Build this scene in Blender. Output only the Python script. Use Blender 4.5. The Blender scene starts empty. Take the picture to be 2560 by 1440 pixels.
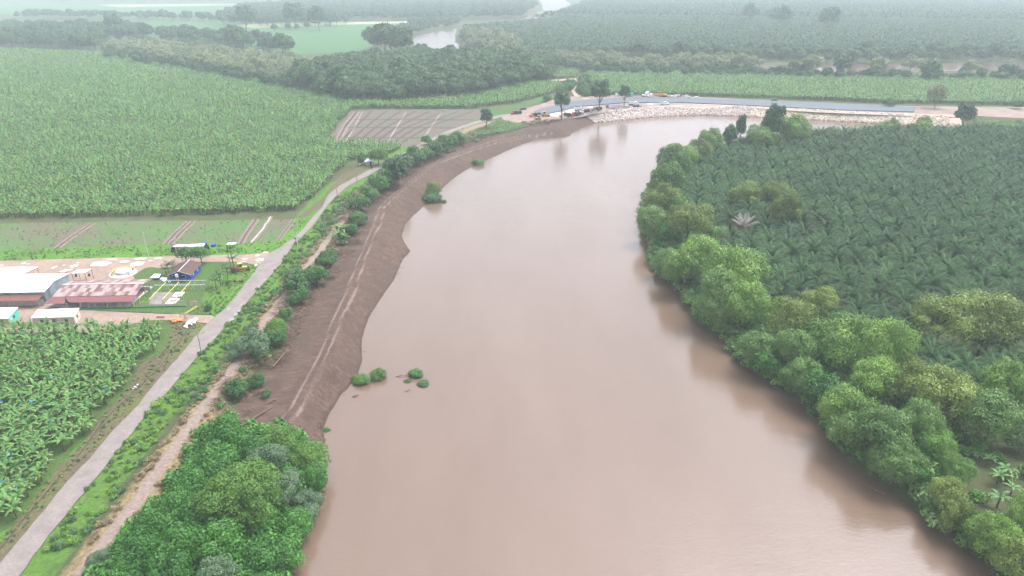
import bpy, math, random
import numpy as np
from mathutils import Vector, Matrix, Euler, noise as mnoise

random.seed(7)
rng = np.random.default_rng(7)
sc = bpy.context.scene
col = sc.collection

# ------------------------------------------------------------------ camera
CAM_H, PITCH, FPX = 90.0, math.radians(24.6), 1707.0
cam_d = bpy.data.cameras.new('camera')
cam_d.lens = 36.0 * FPX / 2560.0
cam_d.sensor_width = 36.0
cam_d.clip_start = 1.0
cam_d.clip_end = 30000.0
cam = bpy.data.objects.new('camera', cam_d)
cam.location = (0, 0, CAM_H)
cam.rotation_euler = (math.pi / 2 - PITCH, 0, 0)
col.objects.link(cam)
sc.camera = cam

# ------------------------------------------------------------------ sky, sun, exposure
SUN_EL, SUN_AZ = math.radians(64), math.radians(54)
world = bpy.data.worlds.new('World')
sc.world = world
world.use_nodes = True
wn, wl = world.node_tree.nodes, world.node_tree.links
wn.clear()
w_out = wn.new('ShaderNodeOutputWorld')
w_bg = wn.new('ShaderNodeBackground')
w_sky = wn.new('ShaderNodeTexSky')
w_sky.sky_type = 'NISHITA'
w_sky.sun_disc = False
w_sky.sun_elevation = SUN_EL
w_sky.sun_rotation = SUN_AZ
w_sky.air_density = 1.0
w_sky.dust_density = 6.0
w_sky.ozone_density = 1.0
w_hsv = wn.new('ShaderNodeHueSaturation')          # an even overcast: nearly all the blue is gone
w_hsv.inputs['Saturation'].default_value = 0.22
w_bg.inputs['Strength'].default_value = 0.15
wl.new(w_sky.outputs[0], w_hsv.inputs['Color'])
w_tint = wn.new('ShaderNodeMix'); w_tint.data_type = 'RGBA'; w_tint.blend_type = 'MULTIPLY'
w_tint.inputs[0].default_value = 1.0; w_tint.inputs[7].default_value = (0.97, 1.0, 1.08, 1)
wl.new(w_hsv.outputs[0], w_tint.inputs[6])
wl.new(w_tint.outputs[2], w_bg.inputs['Color'])
wl.new(w_bg.outputs[0], w_out.inputs['Surface'])

sun_d = bpy.data.lights.new('sun', 'SUN')
sun_d.energy = 0.6
sun_d.angle = math.radians(25)
sun_d.color = (1.0, 0.98, 0.95)
sun = bpy.data.objects.new('sun', sun_d)
sdir = Vector((math.sin(SUN_AZ) * math.cos(SUN_EL), math.cos(SUN_AZ) * math.cos(SUN_EL), math.sin(SUN_EL)))
sun.rotation_euler = sdir.to_track_quat('Z', 'Y').to_euler()
sun.location = (0, 0, 200)
col.objects.link(sun)

sc.view_settings.view_transform = 'Standard'
sc.view_settings.look = 'None'
sc.view_settings.gamma = 1.0
sc.view_settings.use_curve_mapping = False
sc.view_settings.exposure = 1.5
sc.render.engine = 'CYCLES'
cy = sc.cycles
cy.max_bounces = 6
cy.diffuse_bounces = 2
cy.glossy_bounces = 2
cy.transmission_bounces = 3
cy.volume_bounces = 2
cy.transparent_max_bounces = 6
cy.caustics_reflective = False
cy.caustics_refractive = False
cy.use_adaptive_sampling = True
cy.adaptive_threshold = 0.02

# ------------------------------------------------------------------ small helpers
def G(px, py, z=0.0):
    """The place on the level z seen at a spot of the 2560x1440 photograph."""
    u, v = (px - 1280) / FPX, (720 - py) / FPX
    d = (u, math.cos(PITCH) + v * math.sin(PITCH), -math.sin(PITCH) + v * math.cos(PITCH))
    t = (z - CAM_H) / d[2]
    return (d[0] * t, d[1] * t)

def GA(pts, z=0.0):
    return np.array([G(p[0], p[1], z) for p in pts])

def tag(o, label=None, cat=None, group=None, kind=None):
    if label: o['label'] = label
    if cat: o['category'] = cat
    if group: o['group'] = group
    if kind: o['kind'] = kind
    return o

def thing(name, label, cat, loc=(0, 0, 0), rz=0.0, group=None, s=1.0):
    o = bpy.data.objects.new(name, None)
    o.empty_display_size = 0.3
    col.objects.link(o)
    o.location = loc
    o.rotation_euler = (0, 0, rz)
    o.scale = (s, s, s)
    return tag(o, label, cat, group)

def link(name, me, parent=None, loc=None, rot=None, scale=None):
    o = bpy.data.objects.new(name, me)
    col.objects.link(o)
    if parent is not None: o.parent = parent
    if loc is not None: o.location = loc
    if rot is not None: o.rotation_euler = rot
    if scale is not None: o.scale = (scale,) * 3 if not hasattr(scale, '__len__') else scale
    return o

def mesh_np(name, V, F, mat=None, tint=None, smooth=False, mats=None, midx=None):
    """A mesh from arrays: V (n,3), F (m,k) or a list of such arrays with different k."""
    me = bpy.data.meshes.new(name)
    V = np.asarray(V, dtype=np.float32)
    Fs = F if isinstance(F, list) and isinstance(F[0], np.ndarray) else [F]
    Fs = [np.asarray(f, dtype=np.int32) for f in Fs if len(f)]
    nl = sum(f.size for f in Fs); nf = sum(len(f) for f in Fs)
    me.vertices.add(len(V)); me.loops.add(nl); me.polygons.add(nf)
    me.vertices.foreach_set('co', V.ravel())
    me.loops.foreach_set('vertex_index', np.concatenate([f.ravel() for f in Fs]))
    tot = np.concatenate([np.full(len(f), f.shape[1], np.int32) for f in Fs])
    st = np.concatenate([[0], np.cumsum(tot)[:-1]]).astype(np.int32)
    me.polygons.foreach_set('loop_start', st)
    me.polygons.foreach_set('loop_total', tot)
    if smooth: me.polygons.foreach_set('use_smooth', np.ones(nf, bool))
    if mats:
        for m in mats: me.materials.append(m)
        me.polygons.foreach_set('material_index', np.asarray(midx, np.int32))
    elif mat: me.materials.append(mat)
    if tint is not None:
        a = me.attributes.new('tint', 'FLOAT', 'FACE')
        a.data.foreach_set('value', np.asarray(tint, np.float32))
    me.update(calc_edges=True)
    return me

class MB:
    """Collects simple solids and writes them as one mesh."""
    def __init__(self): self.V, self.F, self.M = [], [], []
    def add(self, vs, fs, m=0):
        b = len(self.V)
        self.V += [tuple(v) for v in vs]
        self.F += [tuple(b + i for i in f) for f in fs]
        self.M += [m] * len(fs)
    def box(self, c, s, rz=0.0, m=0, taper=1.0, rot=None):
        hx, hy, hz = s[0] / 2, s[1] / 2, s[2] / 2
        vs = []
        R = (Euler(rot).to_matrix() if rot else Matrix.Rotation(rz, 3, 'Z'))
        for z, k in ((-hz, 1.0), (hz, taper)):
            for x, y in ((-hx, -hy), (hx, -hy), (hx, hy), (-hx, hy)):
                v = R @ Vector((x * k, y * k, z))
                vs.append((v.x + c[0], v.y + c[1], v.z + c[2]))
        self.add(vs, [(3, 2, 1, 0), (4, 5, 6, 7), (0, 1, 5, 4), (1, 2, 6, 5), (2, 3, 7, 6), (3, 0, 4, 7)], m)
        return self
    def tube(self, pts, r, n=6, m=0, cap=True):
        pts = [Vector(p) for p in pts]
        rs = r if hasattr(r, '__len__') else [r] * len(pts)
        b = len(self.V)
        for i, p in enumerate(pts):
            d = (pts[min(i + 1, len(pts) - 1)] - pts[max(i - 1, 0)])
            if d.length < 1e-6: d = Vector((0, 0, 1))
            d.normalize()
            a = d.orthogonal().normalized() if abs(d.z) < 0.95 else Vector((1, 0, 0)) - d * d.x
            a.normalize()
            c = d.cross(a)
            for k in range(n):
                t = 2 * math.pi * k / n
                q = p + (a * math.cos(t) + c * math.sin(t)) * rs[i]
                self.V.append((q.x, q.y, q.z))
        for i in range(len(pts) - 1):
            for k in range(n):
                k2 = (k + 1) % n
                self.F.append((b + i * n + k, b + i * n + k2, b + (i + 1) * n + k2, b + (i + 1) * n + k)); self.M.append(m)
        if cap:
            self.F.append(tuple(b + k for k in range(n))[::-1]); self.M.append(m)
            e = b + (len(pts) - 1) * n
            self.F.append(tuple(e + k for k in range(n))); self.M.append(m)
        return self
    def prism(self, poly, z0, z1, m=0):
        n = len(poly)
        vs = [(p[0], p[1], z0) for p in poly] + [(p[0], p[1], z1) for p in poly]
        fs = [tuple(range(n))[::-1], tuple(range(n, 2 * n))] + [(i, (i + 1) % n, n + (i + 1) % n, n + i) for i in range(n)]
        self.add(vs, fs, m)
        return self
    def side(self, prof, y0, y1, m=0):
        """A profile in x,z pushed along y."""
        n = len(prof)
        vs = [(p[0], y0, p[1]) for p in prof] + [(p[0], y1, p[1]) for p in prof]
        fs = [tuple(range(n)), tuple(range(n, 2 * n))[::-1]] + [(i, n + i, n + (i + 1) % n, (i + 1) % n) for i in range(n)]
        self.add(vs, fs, m)
        return self
    def lathe(self, prof, n=16, c=(0, 0, 0), m=0):
        b = len(self.V)
        for r, z in prof:
            for k in range(n):
                t = 2 * math.pi * k / n
                self.V.append((c[0] + r * math.cos(t), c[1] + r * math.sin(t), c[2] + z))
        for i in range(len(prof) - 1):
            for k in range(n):
                k2 = (k + 1) % n
                self.F.append((b + i * n + k, b + i * n + k2, b + (i + 1) * n + k2, b + (i + 1) * n + k)); self.M.append(m)
        return self
    def mesh(self, name, *mats):
        me = bpy.data.meshes.new(name)
        me.from_pydata(self.V, [], self.F)
        for mt in mats: me.materials.append(mt)
        if len(mats) > 1: me.polygons.foreach_set('material_index', self.M)
        me.update()
        return me
    def build(self, name, mat, parent=None, loc=None, rot=None, label=None):
        mats = mat if isinstance(mat, (list, tuple)) else (mat,)
        o = link(name, self.mesh(name, *mats), parent, loc, rot)
        if label: o['label'] = label
        return o

# ------------------------------------------------------------------ materials
MATS = {}
def nodes_of(name):
    m = bpy.data.materials.new(name); m.use_nodes = True
    nt = m.node_tree; nt.nodes.clear()
    return m, nt.nodes, nt.links

def N(n, typ, **kw):
    x = n.new(typ)
    for k, v in kw.items():
        if k in x.inputs: x.inputs[k].default_value = v
        else: setattr(x, k, v)
    return x

def mixc(n, l, fac, a, b, blend='MIX'):
    x = n.new('ShaderNodeMix'); x.data_type = 'RGBA'; x.blend_type = blend
    for s, v in ((0, fac), (6, a), (7, b)):
        if hasattr(v, 'is_output') or isinstance(v, bpy.types.NodeSocket): l.new(v, x.inputs[s])
        else: x.inputs[s].default_value = v if s == 0 else (*v, 1) if len(v) == 3 else v
    return x.outputs[2]

def ramp(n, l, src, lo, hi):
    x = n.new('ShaderNodeMapRange'); x.inputs[1].default_value = lo; x.inputs[2].default_value = hi
    l.new(src, x.inputs[0]); x.clamp = True
    return x.outputs[0]

def noise_at(n, l, vec, scale, detail=4.0, rough=0.6, sx=None):
    t = n.new('ShaderNodeTexNoise'); t.inputs['Scale'].default_value = scale
    t.inputs['Detail'].default_value = detail; t.inputs['Roughness'].default_value = rough
    if sx is not None:
        mp = n.new('ShaderNodeMapping'); mp.inputs['Scale'].default_value = sx[:3]
        if len(sx) > 3: mp.inputs['Rotation'].default_value = (0, 0, sx[3])
        l.new(vec, mp.inputs['Vector']); vec = mp.outputs[0]
    l.new(vec, t.inputs['Vector'])
    return t.outputs[0]

def solid(name, c, rough=0.7, var=0.15, scale=0.6, metal=0.0, c2=None, bump=0.0, world=False, spec=0.3, objvar=0.0):
    """Plain stuff with two scales of uneven colour."""
    if name in MATS: return MATS[name]
    m, n, l = nodes_of(name)
    out = n.new('ShaderNodeOutputMaterial'); p = n.new('ShaderNodeBsdfPrincipled')
    if world: g = n.new('ShaderNodeNewGeometry'); vec = g.outputs['Position']
    else: g = n.new('ShaderNodeTexCoord'); vec = g.outputs['Object']
    n1 = ramp(n, l, noise_at(n, l, vec, scale), 0.3, 0.7)
    d = tuple(x * (1 - var) for x in c) if c2 is None else c2
    b = tuple(min(1, x * (1 + var)) for x in c) if c2 is None else c
    cc = mixc(n, l, n1, d, b)
    n2 = ramp(n, l, noise_at(n, l, vec, scale * 7, 3), 0.3, 0.7)
    mu = n.new('ShaderNodeMapRange'); mu.inputs[3].default_value = 1 - var; mu.inputs[4].default_value = 1 + var * 0.5
    l.new(n2, mu.inputs[0])
    hs = n.new('ShaderNodeHueSaturation'); l.new(cc, hs.inputs['Color'])
    if objvar:
        oi = n.new('ShaderNodeObjectInfo')
        om = n.new('ShaderNodeMapRange'); om.inputs[3].default_value = 1 - objvar; om.inputs[4].default_value = 1 + objvar
        l.new(oi.outputs['Random'], om.inputs[0])
        mm = n.new('ShaderNodeMath'); mm.operation = 'MULTIPLY'
        l.new(om.outputs[0], mm.inputs[0]); l.new(mu.outputs[0], mm.inputs[1]); l.new(mm.outputs[0], hs.inputs['Value'])
    else: l.new(mu.outputs[0], hs.inputs['Value'])
    l.new(hs.outputs[0], p.inputs['Base Color'])
    p.inputs['Roughness'].default_value = rough; p.inputs['Metallic'].default_value = metal
    p.inputs['Specular IOR Level'].default_value = spec
    if bump:
        b_ = n.new('ShaderNodeBump'); b_.inputs['Strength'].default_value = bump; b_.inputs['Distance'].default_value = 0.1
        l.new(n2, b_.inputs['Height']); l.new(b_.outputs[0], p.inputs['Normal'])
    l.new(p.outputs[0], out.inputs[0])
    MATS[name] = m
    return m

def leafy(name, dark, light, rough=0.5, trans=0.25, patch=0.08, odd=None, odd_share=0.0, spec=0.35):
    """Foliage: tint runs face by face, object by object and in patches over the place."""
    if name in MATS: return MATS[name]
    m, n, l = nodes_of(name)
    out = n.new('ShaderNodeOutputMaterial'); p = n.new('ShaderNodeBsdfPrincipled')
    at = n.new('ShaderNodeAttribute'); at.attribute_name = 'tint'
    oi = n.new('ShaderNodeObjectInfo'); g = n.new('ShaderNodeNewGeometry')
    nz = noise_at(n, l, g.outputs['Position'], patch, 3)
    a = n.new('ShaderNodeMath'); a.operation = 'MULTIPLY_ADD'; a.inputs[1].default_value = 0.85
    l.new(at.outputs['Fac'], a.inputs[0])
    b = n.new('ShaderNodeMath'); b.operation = 'MULTIPLY_ADD'; b.inputs[1].default_value = 0.4; b.inputs[2].default_value = -0.5
    l.new(oi.outputs['Random'], b.inputs[0]); l.new(b.outputs[0], a.inputs[2])
    c = n.new('ShaderNodeMath'); c.operation = 'MULTIPLY_ADD'; c.inputs[1].default_value = 0.9; c.use_clamp = True
    l.new(nz, c.inputs[0]); l.new(a.outputs[0], c.inputs[2])
    cc = mixc(n, l, c.outputs[0], dark, light)
    if odd:
        cm = n.new('ShaderNodeMath'); cm.operation = 'LESS_THAN'; cm.inputs[1].default_value = odd_share
        f = n.new('ShaderNodeMath'); f.operation = 'FRACT'
        mm = n.new('ShaderNodeMath'); mm.operation = 'MULTIPLY'; mm.inputs[1].default_value = 37.7
        l.new(at.outputs['Fac'], mm.inputs[0]); l.new(mm.outputs[0], f.inputs[0]); l.new(f.outputs[0], cm.inputs[0])
        cc = mixc(n, l, cm.outputs[0], cc, odd)
    l.new(cc, p.inputs['Base Color'])
    p.inputs['Roughness'].default_value = rough; p.inputs['Specular IOR Level'].default_value = spec
    tr = n.new('ShaderNodeBsdfTranslucent'); l.new(cc, tr.inputs['Color'])
    mx = n.new('ShaderNodeMixShader'); mx.inputs[0].default_value = trans
    l.new(p.outputs[0], mx.inputs[1]); l.new(tr.outputs[0], mx.inputs[2]); l.new(mx.outputs[0], out.inputs[0])
    MATS[name] = m
    return m

# ------------------------------------------------------------------ river, banks and the lie of the land
WATER_Z = -4.0
LEFT_BANK = [(640, 1700), (690, 1540), (710, 1440), (722, 1340), (752, 1270), (785, 1200), (800, 1140), (812, 1100), (806, 1075), (820, 1040), (852, 985),
             (868, 972), (893, 940), (904, 905), (903, 850), (921, 795), (950, 748), (985, 700), (1006, 650), (1026, 628), (1012, 608), (1004, 590), (1012, 562),
             (1032, 540), (1050, 524), (1066, 508), (1092, 484), (1130, 448), (1160, 428), (1185, 414), (1235, 392), (1295, 364), (1345, 347), (1395, 343), (1425, 341),
             (1428, 334), (1455, 318), (1492, 306), (1560, 300), (1640, 291), (1750, 287), (1850, 290), (1950, 296), (2100, 303), (2250, 311), (2380, 317),
             (2560, 322), (2760, 326)]
PENINSULA = [(2700, 1620), (2580, 1500), (2500, 1440), (2440, 1392), (2380, 1340), (2300, 1285), (2200, 1205), (2130, 1160), (2065, 1080), (1995, 1000), (1925, 950), (1860, 912),
             (1815, 855), (1755, 812), (1715, 775), (1722, 745), (1680, 715), (1642, 680), (1628, 640), (1615, 595), (1608, 550), (1618, 500), (1640, 455),
             (1690, 420), (1760, 392), (1850, 372), (1980, 358), (2150, 350), (2400, 345), (2760, 342)]
LB = GA(LEFT_BANK, WATER_Z)
PN = GA(PENINSULA, WATER_Z)
river_poly = np.concatenate([LB, [[520, LB[-1][1]], [520, PN[-1][1] - 3]], PN[::-1]])

def seg_dist(P, L):
    """Distance of points P (n,2) from the open line L, and how far along it."""
    best = np.full(len(P), 1e9); along = np.zeros(len(P)); acc = 0.0
    for a, b in zip(L[:-1], L[1:]):
        ab = b - a; q = max(ab @ ab, 1e-9)
        t = np.clip(((P - a) @ ab) / q, 0, 1)
        d = np.hypot(*(P - a - t[:, None] * ab).T)
        w = d < best
        best = np.where(w, d, best); along = np.where(w, acc + t * math.sqrt(q), along)
        acc += math.sqrt(q)
    return best, along

def inside(P, poly):
    x, y = P[:, 0], P[:, 1]; r = np.zeros(len(P), bool)
    a = poly; b = np.roll(poly, -1, 0)
    for (x0, y0), (x1, y1) in zip(a, b):
        if y0 == y1: continue
        c = ((y0 > y) != (y1 > y)) & (x < (x1 - x0) * (y - y0) / (y1 - y0) + x0)
        r ^= c
    return r

def sstep(x, a, b):
    t = np.clip((x - a) / (b - a), 0, 1); return t * t * (3 - 2 * t)

def wob(P, s, seed=0.0):
    """Cheap smooth noise, about -1..1."""
    x, y = P[:, 0] / s + seed, P[:, 1] / s - seed * 1.7
    return (np.sin(x * 1.3 + 1.7 * np.sin(y * 0.9)) + np.sin(y * 1.9 + 1.3 * np.sin(x * 1.1 + 2)) + np.sin((x + y) * 2.7 + np.sin(x * 3.1))) / 3

PATH_PX = [(150, 1520), (202, 1440), (277, 1335), (356, 1237), (409, 1155), (450, 1102), (484, 1054), (532, 990), (590, 915), (645, 835), (690, 770), (728, 722), (762, 678),
           (818, 603), (862, 546), (915, 478), (965, 430), (1010, 395), (1060, 365), (1100, 346), (1190, 310), (1253, 294)]
PATH = GA(PATH_PX, 1.5)
ROAD_L = [(-90, 1520), (0, 1410), (67, 1331), (157, 1219), (225, 1147), (285, 1076), (345, 1015), (397, 949), (442, 900), (485, 847), (519, 808), (562, 773), (598, 731), (633, 685),
          (655, 655), (680, 630), (703, 618), (749, 583), (784, 541), (805, 520), (822, 487), (850, 464), (892, 442), (936, 419), (978, 399), (1011, 382), (1064, 352), (1110, 331), (1180, 306), (1245, 289), (1290, 282)]
ROAD_R = [(-10, 1520), (49, 1440), (124, 1339), (210, 1234), (300, 1121), (375, 1027), (398, 1005), (424, 975), (487, 900), (515, 872), (563, 819), (600, 777), (633, 738), (670, 697),
          (700, 664), (718, 636), (733, 614), (778, 570), (811, 526), (819, 514), (839, 492), (872, 464), (922, 439), (958, 417), (994, 398), (1033, 376), (1075, 355), (1118, 336), (1186, 311), (1250, 294), (1292, 287)]

def crest_w(y):
    return 5.5 + 5.0 * sstep(y, 165, 215)

def land_h(P):
    """Height of the land at points (n,2)."""
    dl, al = seg_dist(P, LB); dp, ap = seg_dist(P, PN)
    inr = inside(P, river_poly)
    onleft = dl < dp
    y = P[:, 1]
    w = crest_w(y)
    jag = wob(P, 2.3) * 0.5 + wob(P, 0.9, 3.0) * 0.25
    far = sstep(y, 330, 380)
    u = (dl + jag * np.clip(dl / 3, 0, 1)) / w
    gul = (wob(P, 1.7, 1.0) * 0.16 + wob(P, 0.8, 5.0) * 0.08) * (dl < 24) * (y < 480)
    hl = np.where(u < 1, -4 + 5.1 * np.clip(u, 0, 1) ** 0.95, 1.1 - 0.85 * sstep(dl, w, w + 6)) + gul * np.clip(dl, 0, 1)
    dpth, _ = seg_dist(P, PATH)
    lev = 1.5 * (1 - sstep(dpth, 1.8, 6.5)) * (1 - sstep(y, 330, 420))
    base = 0.2 * (1 - sstep(dl, 26, 42))
    hl = np.where(dl < w + 8, hl, base)
    hl = np.where((lev > 0.02) & (dl > w + 4), np.maximum(hl, lev), hl)
    hp = np.where(dp < 5, -4 + 4.0 * sstep(dp, -2, 5), 0.0)
    hp = np.maximum(hp, -3.9)
    h = np.where(onleft, hl, hp)
    d = np.minimum(dl, dp)
    h = np.where(inr, -4 - np.clip(d * 0.5, 0.02, 3), h)
    return h

def h1(x, y): return float(land_h(np.array([[x, y]]))[0])

def axis(c0, c1, st, lo, hi, g):
    a = list(np.arange(c0, c1, st)); s = st; v = a[-1]
    while v < hi: s *= g; v += s; a.append(v)
    s = st; v = c0
    while v > lo: s *= g; v -= s; a.insert(0, v)
    return np.array(a)

gx = axis(-110, 150, 1.0, -9000, 9000, 1.05)
gy = axis(60, 330, 1.0, -300, 11000, 1.02)
X, Y = np.meshgrid(gx, gy)
P = np.stack([X.ravel(), Y.ravel()], 1)
Hh = land_h(P)
dl_, al_ = seg_dist(P, LB)
dp_, _ = seg_dist(P, PN)
dpath_, _ = seg_dist(P, PATH)
inr_ = inside(P, river_poly)
# how much bare soil (berm and cleared strip beside the water), 0..1, and the rest of the ground zones, as signed distances in metres
P_start = np.array(G(806, 1075, WATER_Z)); a0 = seg_dist(P_start[None], LB)[1][0]
P_end = np.array(G(1500, 306, WATER_Z)); a1 = seg_dist(P_end[None], LB)[1][0]
cw_ = crest_w(P[:, 1]) + 14.5 - 4 * sstep(P[:, 1], 330, 360)
P_rip = np.array(G(2400, 317, WATER_Z)); a2 = seg_dist(P_rip[None], LB)[1][0]
soil = np.minimum(np.minimum(cw_ - dl_, al_ - a0 + 13), a2 - al_ + 4)
soil = np.where(dl_ < dp_, soil, -9)
road_c = (GA(ROAD_L) + GA(ROAD_R)) / 2
ROADL, ROADR = GA(ROAD_L), GA(ROAD_R)
V = np.stack([X.ravel(), Y.ravel(), Hh], 1)
nx, ny = len(gx), len(gy)
i0 = (np.arange(ny - 1)[:, None] * nx + np.arange(nx - 1)[None, :]).ravel()
F = np.stack([i0, i0 + 1, i0 + nx + 1, i0 + nx], 1)

def fattr(me, name, arr):
    a = me.attributes.new(name, 'FLOAT', 'POINT'); a.data.foreach_set('value', np.asarray(arr, np.float32))

def ground_mat():
    m, n, l = nodes_of('ground')
    out = n.new('ShaderNodeOutputMaterial'); p = n.new('ShaderNodeBsdfPrincipled')
    g = n.new('ShaderNodeNewGeometry'); pos = g.outputs['Position']
    def at(nm):
        x = n.new('ShaderNodeAttribute'); x.attribute_name = nm; return x.outputs['Fac']
    def edge(src, soft=0.4, amp=2.0, scale=0.5):
        nz = noise_at(n, l, pos, scale, 5)
        a = n.new('ShaderNodeMath'); a.operation = 'MULTIPLY_ADD'; a.inputs[1].default_value = amp * 2
        l.new(nz, a.inputs[0]); s = n.new('ShaderNodeMath'); s.operation = 'SUBTRACT'; s.inputs[1].default_value = amp
        l.new(src, a.inputs[2]); l.new(a.outputs[0], s.inputs[0])
        return ramp(n, l, s.outputs[0], -soft, soft)
    # rough ground under plants
    f1 = ramp(n, l, noise_at(n, l, pos, 0.12, 6), 0.35, 0.65)
    f2 = ramp(n, l, noise_at(n, l, pos, 1.3, 5), 0.35, 0.65)
    base = mixc(n, l, f1, (0.045, 0.065, 0.022), (0.075, 0.115, 0.03))
    base = mixc(n, l, f2, base, (0.085, 0.075, 0.045))
    # levee: bright grass towards the road, dry yellow grass along the path
    grass = mixc(n, l, f2, (0.06, 0.12, 0.022), (0.10, 0.185, 0.033))
    grass = mixc(n, l, ramp(n, l, noise_at(n, l, pos, 0.35, 5), 0.5, 0.7), grass, (0.06, 0.10, 0.03))
    dry = mixc(n, l, f2, (0.14, 0.10, 0.055), (0.27, 0.21, 0.115))
    c = mixc(n, l, edge(at('verge'), 0.6, 1.5, 0.3), base, grass)
    c = mixc(n, l, edge(at('dry'), 0.8, 1.6, 0.6), c, dry)
    # bare soil
    st = noise_at(n, l, pos, 1.1, 6, 0.65, (0.35, 1.0, 1.0, -0.35))
    soilc = mixc(n, l, ramp(n, l, st, 0.3, 0.7), (0.055, 0.035, 0.025), (0.14, 0.092, 0.068))
    soilc = mixc(n, l, ramp(n, l, noise_at(n, l, pos, 0.15, 3), 0.4, 0.65), soilc, (0.08, 0.054, 0.042))
    wet = ramp(n, l, at("shore"), 0.0, 0.7)
    soilc = mixc(n, l, wet, (0.075, 0.048, 0.036), soilc)
    soilc = mixc(n, l, edge(at('rip'), 0.5, 1.6, 0.5), soilc, (0.40, 0.32, 0.265))
    c = mixc(n, l, edge(at('soil'), 0.5, 1.6, 0.5), c, soilc)
    # light wheel ruts on the berm and the sandy path
    rut = mixc(n, l, f2, (0.21, 0.152, 0.125), (0.15, 0.107, 0.086))
    c = mixc(n, l, edge(at('rut'), 0.18, 0.35, 2.2), c, rut)
    pth = mixc(n, l, f2, (0.19, 0.145, 0.12), (0.27, 0.21, 0.175))
    c = mixc(n, l, edge(at('path'), 0.35, 0.7, 0.9), c, pth)
    l.new(c, p.inputs['Base Color'])
    p.inputs['Roughness'].default_value = 0.95; p.inputs['Specular IOR Level'].default_value = 0.1
    b = n.new('ShaderNodeBump'); b.inputs['Strength'].default_value = 0.7; b.inputs['Distance'].default_value = 0.35
    hh = n.new('ShaderNodeMath'); hh.operation = 'ADD'
    l.new(st, hh.inputs[0]); l.new(noise_at(n, l, pos, 3.0, 6, 0.7), hh.inputs[1])
    l.new(hh.outputs[0], b.inputs['Height']); l.new(b.outputs[0], p.inputs['Normal'])
    l.new(p.outputs[0], out.inputs[0])
    return m

me = mesh_np('ground', V, F, ground_mat(), smooth=True)
ground = link('ground', me); tag(ground, kind='structure')
dr_, _ = seg_dist(P, road_c)
between = np.minimum(dr_, 99)
yy = P[:, 1]
side = np.where(P[:, 1] > 0, dl_ - dpath_, 0)
near = (yy < 470)
verge = np.where((dl_ > dpath_) & near & (dl_ < dp_), np.minimum(8.5 - dr_, 12), -9)
verge = np.where((dr_ < 14) & near & (dl_ > 20), np.maximum(verge, 4.5 - dr_), verge)
fattr(me, 'verge', verge)
fattr(me, 'dry', np.where(near & (dl_ < dp_), 2.7 - np.abs(dpath_ - 1.0), -9))
fattr(me, 'soil', soil)
fattr(me, 'rip', np.minimum(al_ - a1, a2 - al_ + 6))
fattr(me, 'shore', np.where(inr_, -1, np.minimum(dl_, dp_)))
RUT = [[(700, 1075), (748, 1010), (790, 930), (820, 860), (848, 790), (880, 720), (905, 650), (925, 600), (945, 555), (955, 520)],
       [(955, 520), (985, 490), (1030, 455), (1080, 415), (1150, 385), (1240, 352), (1320, 330), (1380, 322)]]
rut = np.full(len(P), -9.0)
for r_ in RUT:
    L = GA(r_, 0.6); d, _ = seg_dist(P, L)
    rut = np.maximum(rut, 0.38 - np.abs(d - 1.15))
fattr(me, 'rut', np.clip(rut, -3, 9))
fattr(me, 'path', np.where(yy < 700, 1.25 - dpath_, -9))

# ------------------------------------------------------------------ water
def water_mat():
    m, n, l = nodes_of('muddy_water')
    out = n.new('ShaderNodeOutputMaterial'); p = n.new('ShaderNodeBsdfPrincipled')
    g = n.new('ShaderNodeNewGeometry'); pos = g.outputs['Position']
    f = ramp(n, l, noise_at(n, l, pos, 0.02, 5, 0.6, (1.6, 0.5, 1)), 0.3, 0.7)
    c = mixc(n, l, f, (0.122, 0.078, 0.052), (0.15, 0.102, 0.073))
    l.new(c, p.inputs['Base Color'])
    rg = n.new('ShaderNodeMapRange'); rg.inputs[3].default_value = 0.10; rg.inputs[4].default_value = 0.21
    l.new(ramp(n, l, noise_at(n, l, pos, 0.03, 5, 0.65, (2.2, 0.6, 1, 0.25)), 0.35, 0.65), rg.inputs[0]); l.new(rg.outputs[0], p.inputs['Roughness']); p.inputs['IOR'].default_value = 1.6
    b = n.new('ShaderNodeBump'); b.inputs['Strength'].default_value = 0.32; b.inputs['Distance'].default_value = 0.09
    a = n.new('ShaderNodeMath'); a.operation = 'MULTIPLY_ADD'; a.inputs[1].default_value = 1.6
    l.new(noise_at(n, l, pos, 0.16, 3, 0.5, (0.6, 1.4, 1, 0.3)), a.inputs[0]); l.new(noise_at(n, l, pos, 1.6, 4, 0.6, (0.6, 1.3, 1)), a.inputs[2])
    l.new(a.outputs[0], b.inputs['Height']); l.new(b.outputs[0], p.inputs['Normal'])
    l.new(p.outputs[0], out.inputs[0])
    return m
WATER = water_mat()
river = link('river', mesh_np('river', [(-150, 20, WATER_Z), (620, 20, WATER_Z), (620, 640, WATER_Z), (-150, 640, WATER_Z)], [[0, 1, 2, 3]], WATER))
tag(river, kind='structure')

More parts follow.
